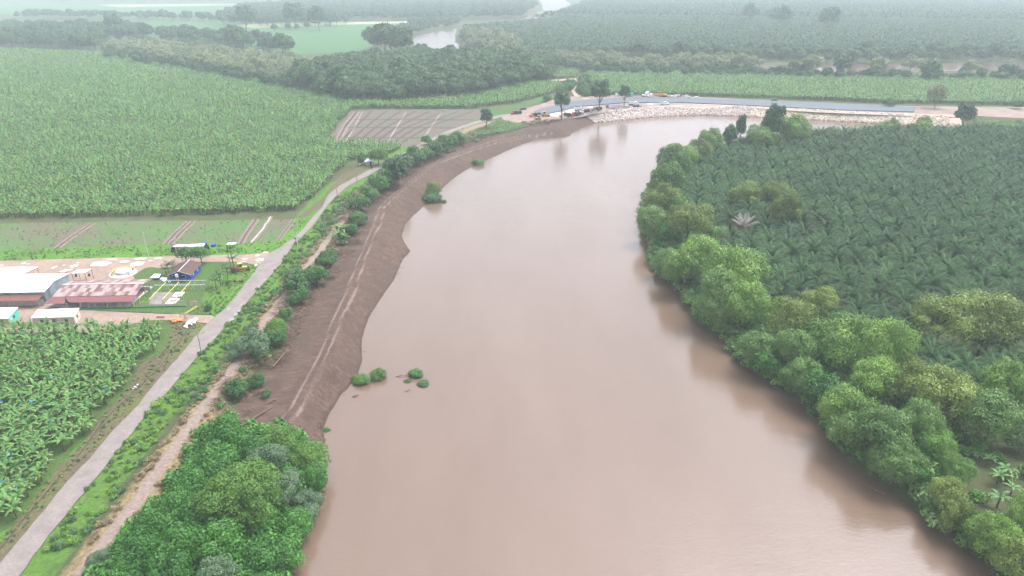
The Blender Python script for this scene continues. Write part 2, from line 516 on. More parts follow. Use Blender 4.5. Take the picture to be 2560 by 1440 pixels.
def sheet(name, px, mat, z, jit=0.0, step=4.0, world=None, kind='structure', zpx=0.0, seed=0):
    """A flat patch of ground with an uneven rim, as one polygon."""
    L = GA(px, zpx) if world is None else np.array(world)
    out = []
    r = random.Random(seed + len(px) if px is not None else seed)
    for a, b in zip(L, np.roll(L, -1, 0)):
        n_ = max(1, min(200, int(np.hypot(*(b - a)) / step)))
        for k in range(n_):
            q = a + (b - a) * k / n_
            nn = np.array([-(b - a)[1], (b - a)[0]]) / (np.hypot(*(b - a)) + 1e-9)
            w = (mnoise.noise(Vector((q[0] / (step * 1.7), q[1] / (step * 1.7), seed))) + 0.5 * mnoise.noise(Vector((q[0] / step * 2, q[1] / step * 2, seed + 9)))) if jit else 0
            out.append(q + nn * jit * w * 1.6)
    from mathutils.geometry import tessellate_polygon
    tri = tessellate_polygon([[Vector((q[0], q[1], 0)) for q in out]])
    me = bpy.data.meshes.new(name)
    me.from_pydata([(q[0], q[1], z) for q in out], [], [tuple(t) for t in tri])
    me.materials.append(mat)
    me.update()
    if len(me.polygons) and me.polygons[0].normal.z < 0: me.flip_normals()
    o = link(name, me)
    if kind: tag(o, kind=kind)
    return o

# ------------------------------------------------------------------ plants: the pieces
def leaf_strip(L, W, rise, droop, nseg=5, fold=0.35, seed=0, torn=0.25):
    """A banana leaf from the origin along +x: up first, then over; returns V, F, tint."""
    r = random.Random(seed)
    V, F, T = [], [], []
    x = z = 0.0; a = rise
    for i in range(nseg + 1):
        t = i / nseg
        w = W * 0.5 * (math.sin(math.pi * min(1, (t * 0.93 + 0.07)) ** 0.8) ** 0.7 + 0.05) * (1 - torn * r.random())
        dz = -fold * w
        V += [(x, w, z + dz), (x, 0, z), (x, -w * (1 - torn * r.random() * .6), z + dz)]
        a -= droop / nseg * (0.5 + t)
        x += math.cos(a) * L / nseg; z += math.sin(a) * L / nseg
    for i in range(nseg):
        b = i * 3
        F += [(b, b + 1, b + 4, b + 3), (b + 1, b + 2, b + 5, b + 4)]
        q = r.random() * 0.35
        T += [q + 0.30, q]
    return np.array(V), np.array(F), np.array(T)

def rotz(V, a):
    c, s = math.cos(a), math.sin(a)
    return np.stack([V[:, 0] * c - V[:, 1] * s, V[:, 0] * s + V[:, 1] * c, V[:, 2]], 1)

def merge(parts):
    Vs, Fs, Ts, b = [], [], [], 0
    for V, F, T in parts:
        Vs.append(V); Fs.append(F + b); Ts.append(T); b += len(V)
    return np.concatenate(Vs), np.concatenate(Fs), np.concatenate(Ts)

def stem_np(pts, rs, n=5, tint=0.5):
    m = MB().tube(pts, rs, n, cap=False)
    return np.array(m.V), np.array(m.F), np.full(len(m.F), tint)

M_BANANA = leafy('banana_leaf', (0.020, 0.085, 0.020), (0.15, 0.31, 0.065), rough=0.5, trans=0.25, patch=0.09, odd=(0.27, 0.26, 0.09), odd_share=0.05, spec=0.3)
M_BSTEM = solid('banana_stem', (0.11, 0.12, 0.05), 0.7, 0.3, 2.0)
M_PALM = leafy('palm_frond', (0.003, 0.018, 0.008), (0.078, 0.165, 0.052), rough=0.6, trans=0.12, patch=0.05, odd=(0.16, 0.14, 0.06), odd_share=0.03, spec=0.22)
M_PSTEM = solid('palm_stem', (0.10, 0.08, 0.055), 0.9, 0.3, 2.0)
M_WILLOW = leafy('willow_leaves', (0.055, 0.13, 0.02), (0.23, 0.38, 0.07), trans=0.2, patch=0.06)
M_WILLOW_G = leafy('grey_willow_leaves', (0.05, 0.115, 0.024), (0.19, 0.32, 0.08), trans=0.2, patch=0.06)
M_OLIVE = leafy('olive_leaves', (0.065, 0.11, 0.022), (0.23, 0.31, 0.065), trans=0.2, patch=0.06)
M_VINE = leafy('vine_leaves', (0.012, 0.07, 0.010), (0.085, 0.25, 0.03), trans=0.2, patch=0.07)
M_BRIGHT = leafy('bright_leaves', (0.05, 0.12, 0.02), (0.15, 0.30, 0.045), trans=0.3, patch=0.07)
M_DARK = leafy('dark_leaves', (0.016, 0.05, 0.014), (0.075, 0.155, 0.038), trans=0.2, patch=0.04)
M_GREYG = leafy('grey_green_leaves', (0.05, 0.10, 0.04), (0.14, 0.23, 0.11), trans=0.2, patch=0.06)
M_SHRUB = leafy('shrub_leaves', (0.016, 0.065, 0.014), (0.095, 0.22, 0.045), trans=0.25, patch=0.1)
M_WEED = leafy('weed_leaves', (0.05, 0.13, 0.02), (0.20, 0.37, 0.05), trans=0.3, patch=0.12)
M_WEED2 = leafy('weed_leaves_dark', (0.035, 0.085, 0.03), (0.11, 0.20, 0.07), trans=0.3, patch=0.12)
M_DRY = leafy('dry_grass', (0.13, 0.09, 0.045), (0.32, 0.25, 0.13), trans=0.2, patch=0.2)
M_PALE = leafy('pale_crown', (0.10, 0.14, 0.06), (0.27, 0.31, 0.14), trans=0.25, patch=0.03)
M_BARK = solid('bark', (0.16, 0.125, 0.09), 0.9, 0.3, 1.5)
M_TWIG = solid('dead_wood', (0.17, 0.11, 0.075), 0.9, 0.35, 1.5, objvar=0.4)

BANANA_LEAVES = [mesh_np('leaf', *(lambda q: (q[0], q[1]))(leaf_strip(2.5, 0.72, 1.25, 2.0, 5, 0.35, s)), M_BANANA, leaf_strip(2.5, 0.72, 1.25, 2.0, 5, 0.35, s)[2]) for s in range(3)]

def banana_crown(seed, n=8, nseg=4):
    r = random.Random(seed); parts = []
    for k in range(n):
        young = k >= n - 2
        V, F, T = leaf_strip(r.uniform(2.0, 2.7), r.uniform(0.6, 0.8), r.uniform(1.35, 1.5) if young else r.uniform(0.75, 1.2), r.uniform(0.7, 1.2) if young else r.uniform(1.6, 2.4), nseg, 0.35, seed * 9 + k)
        V = rotz(V, k * 2.4 + r.uniform(-.3, .3)); V[:, 2] += 2.1
        parts.append((V, F, np.clip(T + r.uniform(-.15, .3) + (0.15 if young else 0), 0, 1)))
    return merge(parts)

def banana_whole(seed, n=7, nseg=3):
    return merge([banana_crown(seed, n, nseg), stem_np([(0, 0, 0), (0, 0, 2.2)], [0.17, 0.11], 4, 0.1)])

BAN_CROWN = [mesh_np('crown', *(lambda q: (q[0], q[1], M_BANANA, q[2]))(banana_crown(s))) for s in range(5)]
BAN_FAR = [mesh_np('banana_plants', *(lambda q: (q[0], q[1], M_BANANA, q[2]))(banana_whole(s + 20, 8, 3))) for s in range(5)]
BAN_STEM = MB().tube([(0, 0, 0), (0.03, 0, 1.1), (0, 0.02, 2.15)], [0.17, 0.14, 0.10], 7).mesh('pseudostem', M_BSTEM)
M_BAG = solid('blue_bag', (0.10, 0.45, 0.85), 0.4, 0.12, 3.0)
BAN_BAG = MB().lathe([(0.05, 0.0), (0.20, -0.12), (0.25, -0.5), (0.22, -0.85), (0.12, -1.0)], 8).mesh('fruit_bag', M_BAG)

def frond(L, seed, pairs=17, droop=1.5, rise=0.95, ll=0.95, lw=0.085):
    r = random.Random(seed)
    V, F, T = [], [], []
    nseg = 6; x = z = 0.0; a = rise; P_ = []
    for i in range(nseg + 1):
        P_.append((x, z, a)); a -= droop / nseg; x += math.cos(a) * L / nseg; z += math.sin(a) * L / nseg
    for i in range(nseg):
        b = len(V); w = 0.07 * (1 - i / nseg) + 0.02
        V += [(P_[i][0], w, P_[i][1]), (P_[i][0], -w, P_[i][1]), (P_[i + 1][0], -w, P_[i + 1][1]), (P_[i + 1][0], w, P_[i + 1][1])]
        F.append((b, b + 1, b + 2, b + 3)); T.append(0.95)
    for k in range(pairs):
        t = 0.14 + 0.86 * (k + 0.5) / pairs
        i = min(nseg - 1, int(t * nseg)); f = t * nseg - i
        px = P_[i][0] + (P_[i + 1][0] - P_[i][0]) * f; pz = P_[i][1] + (P_[i + 1][1] - P_[i][1]) * f; an = P_[i][2]
        le = ll * (0.55 + 0.9 * math.sin(math.pi * min(1, t * 0.85 + 0.1))) * 0.75
        for s in (1, -1):
            sweep = 0.55 + 0.25 * t
            dx, dy, dz = math.cos(an) * sweep, s * 1.0, math.sin(an) * sweep - 0.45 - 0.6 * r.random()
            q = math.sqrt(dx * dx + dy * dy + dz * dz); dx, dy, dz = dx / q * le, dy / q * le, dz / q * le
            ux, uz = math.cos(an) * lw, math.sin(an) * lw
            b = len(V)
            V += [(px - ux, 0, pz - uz), (px + ux, 0, pz + uz), (px + dx * 1.0 + ux * .5, dy, pz + dz + uz * .5), (px + dx - ux * .5, dy, pz + dz - uz * .5)]
            F.append((b, b + 1, b + 2, b + 3)); T.append(0.25 + 0.35 * r.random() + (0.12 if s > 0 else 0))
    return np.array(V, float), np.array(F), np.array(T)

def palm_angles(n, seed):
    r = random.Random(seed); out = []
    for k in range(n):
        lev = k / n
        out.append((k * 2.3999 + r.uniform(-.15, .15), 0.5 + 1.0 * lev + r.uniform(-.12, .12), 0.82 + 0.15 * r.random()))
    return out      # turn, extra lift, length

def palm_crown(seed, n=32, pairs=16, zt=3.6, size=6.4, lw=0.09):
    parts = []
    for k, (az, up, ln) in enumerate(palm_angles(n, seed)):
        V, F, T = frond(size * ln, seed * 31 + k, pairs, droop=1.35 - 0.45 * (k / n), rise=up, ll=0.85, lw=lw)
        V = rotz(V, az); V[:, 2] += zt
        parts.append((V, F, np.clip(T + random.Random(seed + k * 7).uniform(-.3, .3), 0, 1)))
    return merge(parts)
PALM_CROWN = [mesh_np('crown', *(lambda q: (q[0], q[1], M_PALM, q[2]))(palm_crown(s))) for s in range(4)]
PALM_FROND = []
for s in range(8):
    q = frond(6.4, s * 5, 18, droop=1.35 - .45 * s / 7, rise=0.5 + 1.0 * s / 7, ll=0.9)
    PALM_FROND.append(mesh_np('frond', q[0], q[1], M_PALM, q[2]))
PALM_TRUNK = MB().tube([(0, 0, 0), (0, 0, 1.8), (0, 0, 3.7)], [0.42, 0.36, 0.42], 8).mesh('trunk', M_PSTEM)
PALM_FAR = [mesh_np('oil_palms', *(lambda q: (q[0], q[1], M_PALM, q[2]))(palm_crown(s + 40, 17, 6, 4.5, 5.6, 0.3))) for s in range(4)]

def crown_np(seed, R, H, z0, nl, nleaf, ll=0.7, lw=0.34, droop=0.5, lobe=0.42, flat=1.0, inner=0.15, top=-0.35):
    """Leaves in puffs: nl lobes spread through an ellipsoid, each covered with small leaf sprays."""
    g = np.random.default_rng(seed)
    cs, rs = [], []
    for k in range(nl):
      for tries in range(12):
        while True:
            d = g.normal(size=3); d /= np.linalg.norm(d)
            if d[2] > top: break
        rad = g.uniform(0.45, 1.0) ** 0.5
        c = d * rad * np.array([R * (1 - lobe * .7), R * (1 - lobe * .7), H * 0.5 * (1 - lobe * .6)]) * (1 + 0.12 * math.sin(3 * math.atan2(d[1], d[0]) + seed))
        c[2] += z0 + H * 0.5
        if all(np.linalg.norm(c - q) > R * lobe * 0.95 for q in cs): break
      cs.append(c); rs.append(R * lobe * g.uniform(0.45, 1.25))
    cs = np.array(cs); rs = np.array(rs)
    pr = rs ** 2 / np.sum(rs ** 2)
    idx = g.choice(nl, nleaf, p=pr)
    d = g.normal(size=(nleaf, 3)); d /= np.linalg.norm(d, axis=1)[:, None]
    d[:, 2] = np.where(d[:, 2] < -0.4, -d[:, 2], d[:, 2])
    rr = rs[idx] * np.where(g.random(nleaf) < inner, g.uniform(0.3, 0.8, nleaf), g.uniform(0.82, 1.1, nleaf))
    out_ = g.random(nleaf) < 0.10; rr = np.where(out_, rs[idx] * g.uniform(1.1, 1.38, nleaf), rr)
    p = cs[idx] + d * rr[:, None] * np.array([1, 1, flat])
    hang = (g.random(nleaf) < 0.28 * droop) & (d[:, 2] < 0.5); p[:, 2] -= hang * g.random(nleaf) * droop * R * 0.32
    p[:, 2] = np.maximum(p[:, 2], 0.15)
    # skip leaves buried deep in other puffs
    deep = np.zeros(nleaf, bool)
    for c, r_ in zip(cs, rs):
        q = np.linalg.norm((p - c) / np.array([1, 1, flat]), axis=1)
        deep |= q < 0.62 * r_
    keep = ~deep | (g.random(nleaf) < 0.15)
    p, d, idx = p[keep], d[keep], idx[keep]; n = len(p)
    t = g.normal(size=(n, 3)); t[:, 2] -= droop * 2; t += d * 0.3
    t -= d * np.sum(t * d, 1)[:, None] * 0.6
    t /= np.linalg.norm(t, axis=1)[:, None]
    nn = d + g.normal(size=(n, 3)) * 0.38 + np.array([0, 0, 0.25])
    s = np.cross(t, nn); s /= np.linalg.norm(s, axis=1)[:, None] + 1e-9
    L = ll * g.uniform(0.6, 1.25, n)[:, None]; W = lw * g.uniform(0.7, 1.25, n)[:, None]
    V = np.stack([p - t * L * .5, p + s * W * .5, p + t * L * .5, p - s * W * .5], 1).reshape(-1, 3)
    F = np.arange(4 * n).reshape(n, 4)
    lt = g.random(nl)
    T = np.clip(0.6 * lt[idx] + 0.6 * g.random(n) - 0.1, 0, 1)
    return V, F, T, cs

def trunk_np(cs, z0, r0, seed, nlimb=6, fork=0.35):
    r = random.Random(seed); m = MB()
    top = Vector(cs.mean(0)); h = top.z
    lean = Vector((top.x * .5, top.y * .5, h * 0.55))
    m.tube([(0, 0, -0.3), tuple(lean * 0.5), tuple(lean)], [r0, r0 * .75, r0 * .6], 7)
    for k in r.sample(range(len(cs)), min(nlimb, len(cs))):
        c = Vector(cs[k]); st = lean * r.uniform(0.5, 1.0); mid = (st + c) / 2 + Vector((r.uniform(-.4, .4), r.uniform(-.4, .4), 0.3))
        m.tube([tuple(st), tuple(mid), tuple(c)], [r0 * .42, r0 * .28, r0 * .1], 5)
    return m

TREES = {}
def tree_kind(key, mat, n_var, R, H, z0, nl, nleaf, r0=0.25, **kw):
    out = []
    for v in range(n_var):
        V, F, T, cs = crown_np(hash_(key) + v * 13, R, H, z0, nl, nleaf, **kw)
        cm = mesh_np('crown', V, F, mat, T)
        tm = trunk_np(cs, z0, r0, v).mesh('trunk', M_BARK)
        out.append((cm, tm))
    TREES[key] = (out, R)
def hash_(s): return sum(ord(c) * (i + 3) for i, c in enumerate(s))

tree_kind('willow', M_WILLOW, 4, 6, 11, 0.8, 34, 14000, 0.32, ll=0.55, lw=0.24, droop=0.9, lobe=0.33)
tree_kind('greywillow', M_WILLOW_G, 3, 6, 11.5, 0.3, 34, 14000, 0.32, ll=0.55, lw=0.23, droop=0.9, lobe=0.33)
tree_kind('olive', M_OLIVE, 3, 6, 11, 0.9, 30, 12000, 0.32, ll=0.55, lw=0.25, droop=0.9, lobe=0.32)
tree_kind('vine', M_VINE, 4, 5, 7.5, 0.0, 22, 10000, 0.25, ll=0.55, lw=0.36, droop=0.7, lobe=0.42, top=-0.1)
tree_kind('bright', M_BRIGHT, 3, 5, 7.5, 0.5, 28, 10000, 0.25, ll=0.45, lw=0.30, droop=0.3, lobe=0.36)
tree_kind('grey', M_GREYG, 2, 5, 7.5, 0.2, 24, 8000, 0.22, ll=0.5, lw=0.3, droop=0.3, lobe=0.38)
tree_kind('shrub', M_SHRUB, 4, 2.6, 3.6, 0.2, 16, 3800, 0.12, ll=0.45, lw=0.28, droop=0.4, lobe=0.42)
tree_kind('forest', M_DARK, 5, 5.5, 9.5, 2.0, 26, 3200, 0.3, ll=1.1, lw=0.75, droop=0.3, lobe=0.38)
tree_kind('pale', M_PALE, 4, 5.5, 9, 2.0, 18, 2200, 0.3, ll=1.1, lw=0.7, droop=0.7, lobe=0.36)
tree_kind('tallround', M_DARK, 3, 5.0, 13, 3.2, 34, 6500, 0.5, ll=0.7, lw=0.5, droop=0.5, lobe=0.32)
tree_kind('dome', M_BRIGHT, 1, 7.5, 9.5, 0.5, 46, 26000, 0.4, ll=0.45, lw=0.28, droop=0.4, lobe=0.24)
tree_kind('globe', M_SHRUB, 2, 2.6, 4.4, 0.8, 40, 5200, 0.2, ll=0.28, lw=0.2, droop=0.2, lobe=0.30)

ALLTREES = []
def plant_tree(key, x, y, s, label, cat='tree', group=None, name=None, z=None, rz=None, var=None, sz=1.0):
    vs, R = TREES[key]
    v = vs[(var if var is not None else random.randrange(len(vs))) % len(vs)]
    z = h1(x, y) if z is None else z
    t = thing(name or 'tree', label, cat, (x, y, z), rz if rz is not None else random.uniform(0, 6.28), group)
    t.scale = (s * random.uniform(.88, 1.15), s * random.uniform(.88, 1.15), s * sz * random.uniform(.9, 1.15))
    link('crown', v[0], t); link('trunk', v[1], t)
    ALLTREES.append(t)
    return t

def scatter(name, P3, rz, sc_, meshes, idx, kind='stuff', label=None, tilt=None):
    """Very many alike small plants as ONE object: points that carry turn, size and kind, and geometry nodes."""
    n_ = len(P3)
    me = bpy.data.meshes.new(name)
    me.vertices.add(n_); me.vertices.foreach_set('co', np.asarray(P3, np.float32).ravel())
    a = me.attributes.new('turn', 'FLOAT_VECTOR', 'POINT')
    rv = np.zeros((n_, 3), np.float32); rv[:, 2] = rz
    if tilt is not None: rv[:, :2] = tilt
    a.data.foreach_set('vector', rv.ravel())
    a = me.attributes.new('size', 'FLOAT', 'POINT'); a.data.foreach_set('value', np.asarray(sc_, np.float32))
    a = me.attributes.new('kind', 'INT', 'POINT'); a.data.foreach_set('value', np.asarray(idx, np.int32))
    o = link(name, me); tag(o, label, kind=kind)
    ng = bpy.data.node_groups.new(name, 'GeometryNodeTree')
    ng.interface.new_socket('Geometry', in_out='INPUT', socket_type='NodeSocketGeometry')
    ng.interface.new_socket('Geometry', in_out='OUTPUT', socket_type='NodeSocketGeometry')
    nn, ll = ng.nodes, ng.links
    gi, go = nn.new('NodeGroupInput'), nn.new('NodeGroupOutput'); j = nn.new('GeometryNodeJoinGeometry')
    def named(nm, ty):
        x = nn.new('GeometryNodeInputNamedAttribute'); x.data_type = ty; x.inputs['Name'].default_value = nm
        return [s for s in x.outputs if s.name == 'Attribute' and s.enabled][0]
    for k, m_ in enumerate(meshes):
        po = bpy.data.objects.new(name + '_piece', m_)
        oi = nn.new('GeometryNodeObjectInfo'); oi.inputs['Object'].default_value = po
        ip = nn.new('GeometryNodeInstanceOnPoints')
        cp = nn.new('FunctionNodeCompare'); cp.data_type = 'INT'; cp.operation = 'EQUAL'
        ins = [s for s in cp.inputs if s.enabled]
        ll.new(named('kind', 'INT'), ins[0]); ins[1].default_value = k
        er = nn.new('FunctionNodeEulerToRotation'); ll.new(named('turn', 'FLOAT_VECTOR'), er.inputs[0])
        ll.new(gi.outputs[0], ip.inputs['Points']); ll.new(cp.outputs[0], ip.inputs['Selection'])
        ll.new(oi.outputs['Geometry'], ip.inputs['Instance']); ll.new(er.outputs[0], ip.inputs['Rotation'])
        ll.new(named('size', 'FLOAT'), ip.inputs['Scale'])
        ll.new(ip.outputs[0], j.inputs[0])
    ll.new(j.outputs[0], go.inputs[0])
    md = o.modifiers.new('scatter', 'NODES'); md.node_group = ng
    return o

def fill(poly, step, jit, rz=0.0, seed=1, hexa=True):
    """Planting spots over a polygon: rows turned by rz, each spot a little off."""
    g = np.random.default_rng(seed)
    c, s = math.cos(rz), math.sin(rz)
    Q = np.stack([poly[:, 0] * c + poly[:, 1] * s, -poly[:, 0] * s + poly[:, 1] * c], 1)
    x0, y0 = Q.min(0); x1, y1 = Q.max(0)
    xs = np.arange(x0, x1, step); ys = np.arange(y0, y1, step * (0.866 if hexa else 1))
    A, B = np.meshgrid(xs, ys)
    if hexa: A = A + (np.arange(len(ys)) % 2)[:, None] * step * .5
    Pq = np.stack([A.ravel(), B.ravel()], 1) + g.normal(size=(A.size, 2)) * jit
    Pw = np.stack([Pq[:, 0] * c - Pq[:, 1] * s, Pq[:, 0] * s + Pq[:, 1] * c], 1)
    return Pw[inside(Pw, poly)]

def in_frame(Pw, z=2.0, pad=60):
    """Which spots the photograph's view takes in (the rest can be left out)."""
    dy, dz = Pw[:, 1], z - CAM_H
    f = dy * math.cos(PITCH) - dz * math.sin(PITCH)
    u = Pw[:, 0] / f * FPX + 1280; v = 720 - (dy * math.sin(PITCH) + dz * math.cos(PITCH)) / f * FPX
    return (f > 0) & (u > -pad) & (u < 2560 + pad) & (v > -pad * 2) & (v < 1440 + pad * 1.5), u, v, f

# ------------------------------------------------------------------ ground sheets: fields, yard, lawn, roads
M_FALLOW = None
def field_mat(name, soil, green, share, rows, turn, furrow=0.5):
    """Fallow ground: soil with weeds in patches, faint rows."""
    m, n, l = nodes_of(name)
    out = n.new('ShaderNodeOutputMaterial'); p = n.new('ShaderNodeBsdfPrincipled')
    g = n.new('ShaderNodeNewGeometry'); pos = g.outputs['Position']
    mp = n.new('ShaderNodeMapping'); mp.inputs['Rotation'].default_value = (0, 0, turn); l.new(pos, mp.inputs['Vector'])
    wv = n.new('ShaderNodeTexWave'); wv.inputs['Scale'].default_value = rows; wv.inputs['Distortion'].default_value = 3; wv.inputs['Detail'].default_value = 3; wv.inputs['Detail Scale'].default_value = 3
    l.new(mp.outputs[0], wv.inputs['Vector'])
    a = noise_at(n, l, pos, 0.05, 5, 0.65)
    b = noise_at(n, l, pos, 0.9, 6, 0.7)
    s = n.new('ShaderNodeMath'); s.operation = 'ADD'; l.new(a, s.inputs[0]); l.new(b, s.inputs[1])
    s2 = n.new('ShaderNodeMath'); s2.operation = 'MULTIPLY_ADD'; s2.inputs[1].default_value = furrow * 0.25; l.new(wv.outputs[1], s2.inputs[0]); l.new(s.outputs[0], s2.inputs[2])
    f = ramp(n, l, s2.outputs[0], 1.12 - share * 0.3, 1.32 - share * 0.3)
    so = mixc(n, l, ramp(n, l, b, 0.35, 0.65), soil, tuple(x * 1.35 for x in soil))
    gr = mixc(n, l, ramp(n, l, noise_at(n, l, pos, 2.2, 4), 0.35, 0.65), green, tuple(x * 1.5 for x in green))
    c = mixc(n, l, f, so, gr)
    l.new(c, p.inputs['Base Color']); p.inputs['Roughness'].default_value = 0.95; p.inputs['Specular IOR Level'].default_value = 0.1
    bu = n.new('ShaderNodeBump'); bu.inputs['Strength'].default_value = 0.6; bu.inputs['Distance'].default_value = 0.3
    l.new(s2.outputs[0], bu.inputs['Height']); l.new(bu.outputs[0], p.inputs['Normal'])
    l.new(p.outputs[0], out.inputs[0])
    return m
M_FAL1 = field_mat('fallow_soil', (0.105, 0.082, 0.062), (0.06, 0.11, 0.034), 0.62, 0.35, 0.5)
M_FAL2 = field_mat('ploughed_soil', (0.105, 0.082, 0.068), (0.07, 0.10, 0.045), 0.12, 0.3, 0.35)
M_GRASS = field_mat('bright_grass', (0.055, 0.08, 0.025), (0.062, 0.135, 0.02), 0.9, 0.2, 0.0)
M_LAWN = field_mat('lawn', (0.06, 0.07, 0.03), (0.045, 0.092, 0.022), 0.7, 0.2, 0.0)
M_ROUGH = field_mat('rough_verge', (0.085, 0.066, 0.042), (0.075, 0.09, 0.028), 0.35, 0.2, 0.6)
M_UNDER = field_mat('plantation_floor', (0.055, 0.048, 0.03), (0.05, 0.085, 0.022), 0.9, 0.2, 0.6)
M_CROP = field_mat('low_crop', (0.045, 0.085, 0.035), (0.048, 0.105, 0.04), 1.2, 0.05, 0.1)
M_YARD = solid('yard_earth', (0.30, 0.205, 0.155), 0.9, 0.22, 0.12, world=True, bump=0.3, c2=(0.21, 0.155, 0.12))
M_SITE = solid('site_earth', (0.23, 0.165, 0.135), 0.9, 0.25, 0.1, world=True, bump=0.4)
M_ROAD = solid('worn_concrete', (0.225, 0.19, 0.17), 0.85, 0.18, 0.35, world=True, c2=(0.165, 0.14, 0.125))
M_GRAVEL = solid('blue_gravel', (0.095, 0.11, 0.122), 0.85, 0.12, 0.2, world=True)
M_TRACK = solid('pale_track', (0.34, 0.26, 0.20), 0.9, 0.2, 0.3, world=True)
M_PUDDLE = solid('puddle_water', (0.50, 0.46, 0.43), 0.05, 0.05, 0.3, world=True, spec=1.0)  # pale base colour stands in for the white sky mirrored in the water
M_WETROAD = solid('wet_patch', (0.26, 0.245, 0.24), 0.12, 0.08, 0.3, world=True, spec=0.9)
M_CONC = solid('concrete', (0.42, 0.40, 0.37), 0.85, 0.15, 1.0)

FAL1 = [(-300, 566), (0, 559), (300, 554), (742, 548), (722, 578), (702, 602), (615, 610), (387, 613), (0, 626), (-300, 632)]
FAL2 = [(880, 273), (1200, 274), (1222, 288), (1130, 330), (1040, 366), (1012, 366), (940, 359), (812, 357)]
sheet('plantation_floor', [(-400, 780), (430, 795), (428, 845), (400, 885), (355, 910), (330, 962), (268, 1030), (246, 1074), (192, 1120), (148, 1170), (98, 1232), (75, 1268), (44, 1315), (-10, 1336), (-400, 1560)], M_UNDER, 0.02, 0.6, 3)
sheet('fallow_field', FAL1, M_FAL1, 0.05, 0.4, 6)
sheet('fallow_field', FAL2, M_FAL2, 0.05, 0.8, 8)
sheet('grass_strip', [(-300, 631), (0, 625), (387, 612), (615, 609), (702, 601), (722, 577), (742, 548), (772, 546), (748, 583), (702, 617), (667, 630), (600, 637), (450, 641), (0, 655), (-300, 665)], M_GRASS, 0.07, 0.5, 4)
sheet('grass_strip', [(1222, 288), (1198, 274), (1290, 262), (1345, 243), (1400, 236), (1360, 256), (1290, 279), (1180, 303), (1064, 350), (1035, 368), (1040, 365), (1130, 330)], M_LAWN, 0.07, 0.5, 6)
sheet('grass_strip', [(800, 500), (850, 440), (905, 412), (960, 404), (972, 401), (930, 418), (890, 441), (848, 463), (820, 487), (803, 518), (760, 545), (742, 545)], M_ROUGH, 0.03, 0.5, 4)
sheet('yard', [(-300, 663), (0, 653), (200, 646), (430, 641), (600, 637), (668, 631), (700, 640), (690, 660), (655, 660), (640, 664), (600, 656), (480, 657), (430, 668), (408, 676), (345, 697), (300, 712), (200, 790), (-300, 800)], M_YARD, 0.09, 0.4, 3)
sheet('lane', [(-300, 768), (197, 775), (300, 780), (400, 785), (530, 789), (545, 800), (519, 809), (430, 800), (380, 802), (200, 830), (-300, 840)], M_YARD, 0.11, 0.3, 3)
sheet('lawn', [(335, 690), (362, 671), (375, 668), (410, 672), (480, 656), (600, 655), (640, 663), (643, 668), (633, 685), (598, 731), (562, 773), (527, 788), (400, 784), (197, 776), (190, 772), (250, 740), (340, 710)], M_LAWN, 0.13, 0.35, 3)
sheet('grass_strip', [(520, 786), (500, 762), (528, 700), (560, 668), (590, 655), (640, 663), (643, 669), (633, 685), (598, 731), (562, 773), (535, 787)], M_GRASS, 0.15, 0.5, 3)
sheet('gravel_patch', [(385, 731), (440, 733), (445, 745), (430, 762), (370, 763)], solid('grey_gravel', (0.2, 0.18, 0.165), 0.9, 0.15, 0.5, world=True), 0.17, 0.3, 2)
sheet('rough_verge', [(430, 797), (519, 811), (478, 852), (440, 902), (396, 950), (343, 1016), (284, 1077), (224, 1148), (156, 1220), (66, 1332), (-1, 1411), (-60, 1480), (-60, 1400), (40, 1317), (72, 1270), (96, 1234), (146, 1172), (190, 1122), (244, 1076), (266, 1032), (328, 964), (353, 912), (398, 887), (426, 847)], M_ROUGH, 0.04, 0.4, 3)
CONSTR = [(1253, 294), (1300, 275), (1345, 262), (1400, 245), (1440, 240), (1560, 238), (1700, 241), (2000, 254), (2290, 266), (2560, 268), (2760, 270), (2760, 297), (2560, 296), (2430, 290), (2380, 291), (2250, 287), (2100, 281), (2000, 276), (1900, 270), (1800, 262), (1750, 262), (1640, 266), (1560, 275), (1500, 281), (1475, 288), (1430, 296), (1330, 308), (1290, 312), (1260, 305)]
sheet('building_site', CONSTR, M_SITE, 0.75, 0.8, 8, zpx=0.7)
GRAV = [(1325, 286), (1338, 276), (1400, 259), (1440, 251), (1560, 243), (1720, 244), (1900, 250), (2100, 258), (2290, 267), (2285, 279), (2100, 274), (1900, 264), (1700, 255), (1560, 256), (1440, 266), (1390, 279), (1340, 289)]
g_ = GA(GRAV, 1.3)
mb = MB().prism([tuple(q) for q in g_], 0.7, 1.3)
tag(mb.build('gravel_embankment', M_GRAVEL), kind='structure')
def strip(name, Lp, Rp, mat, z, zpx=0.0, bump=0.0):
    A, B = GA(Lp, zpx), GA(Rp, zpx)
    def dens(L, k=6):
        q = [L[0]]
        for a, b in zip(L[:-1], L[1:]):
            for i in range(1, k + 1): q.append(a + (b - a) * i / k)
        return np.array(q)
    if len(A) != len(B):
        def res(L, n_):
            s = np.concatenate([[0], np.cumsum(np.hypot(*np.diff(L, axis=0).T))]); t = np.linspace(0, s[-1], n_)
            return np.stack([np.interp(t, s, L[:, 0]), np.interp(t, s, L[:, 1])], 1)
        A, B = res(A, 160), res(B, 160)
    else: A, B = dens(A), dens(B)
    n_ = len(A); w = (wob(A, 2.1) * 0.16)[:, None]; w2 = (wob(B, 1.9, 4) * 0.16)[:, None]
    d = (B - A) / np.hypot(*(B - A).T)[:, None]
    A = A + d * w; B = B + d * w2
    V = np.concatenate([np.c_[A, np.full(n_, z)], np.c_[B, np.full(n_, z)]])
    F = np.array([(i, n_ + i, n_ + i + 1, i + 1) for i in range(n_ - 1)])
    o = link(name, mesh_np(name, V, F, mat)); tag(o, kind='structure'); return o
strip('road', ROAD_L, ROAD_R, M_ROAD, 0.19)
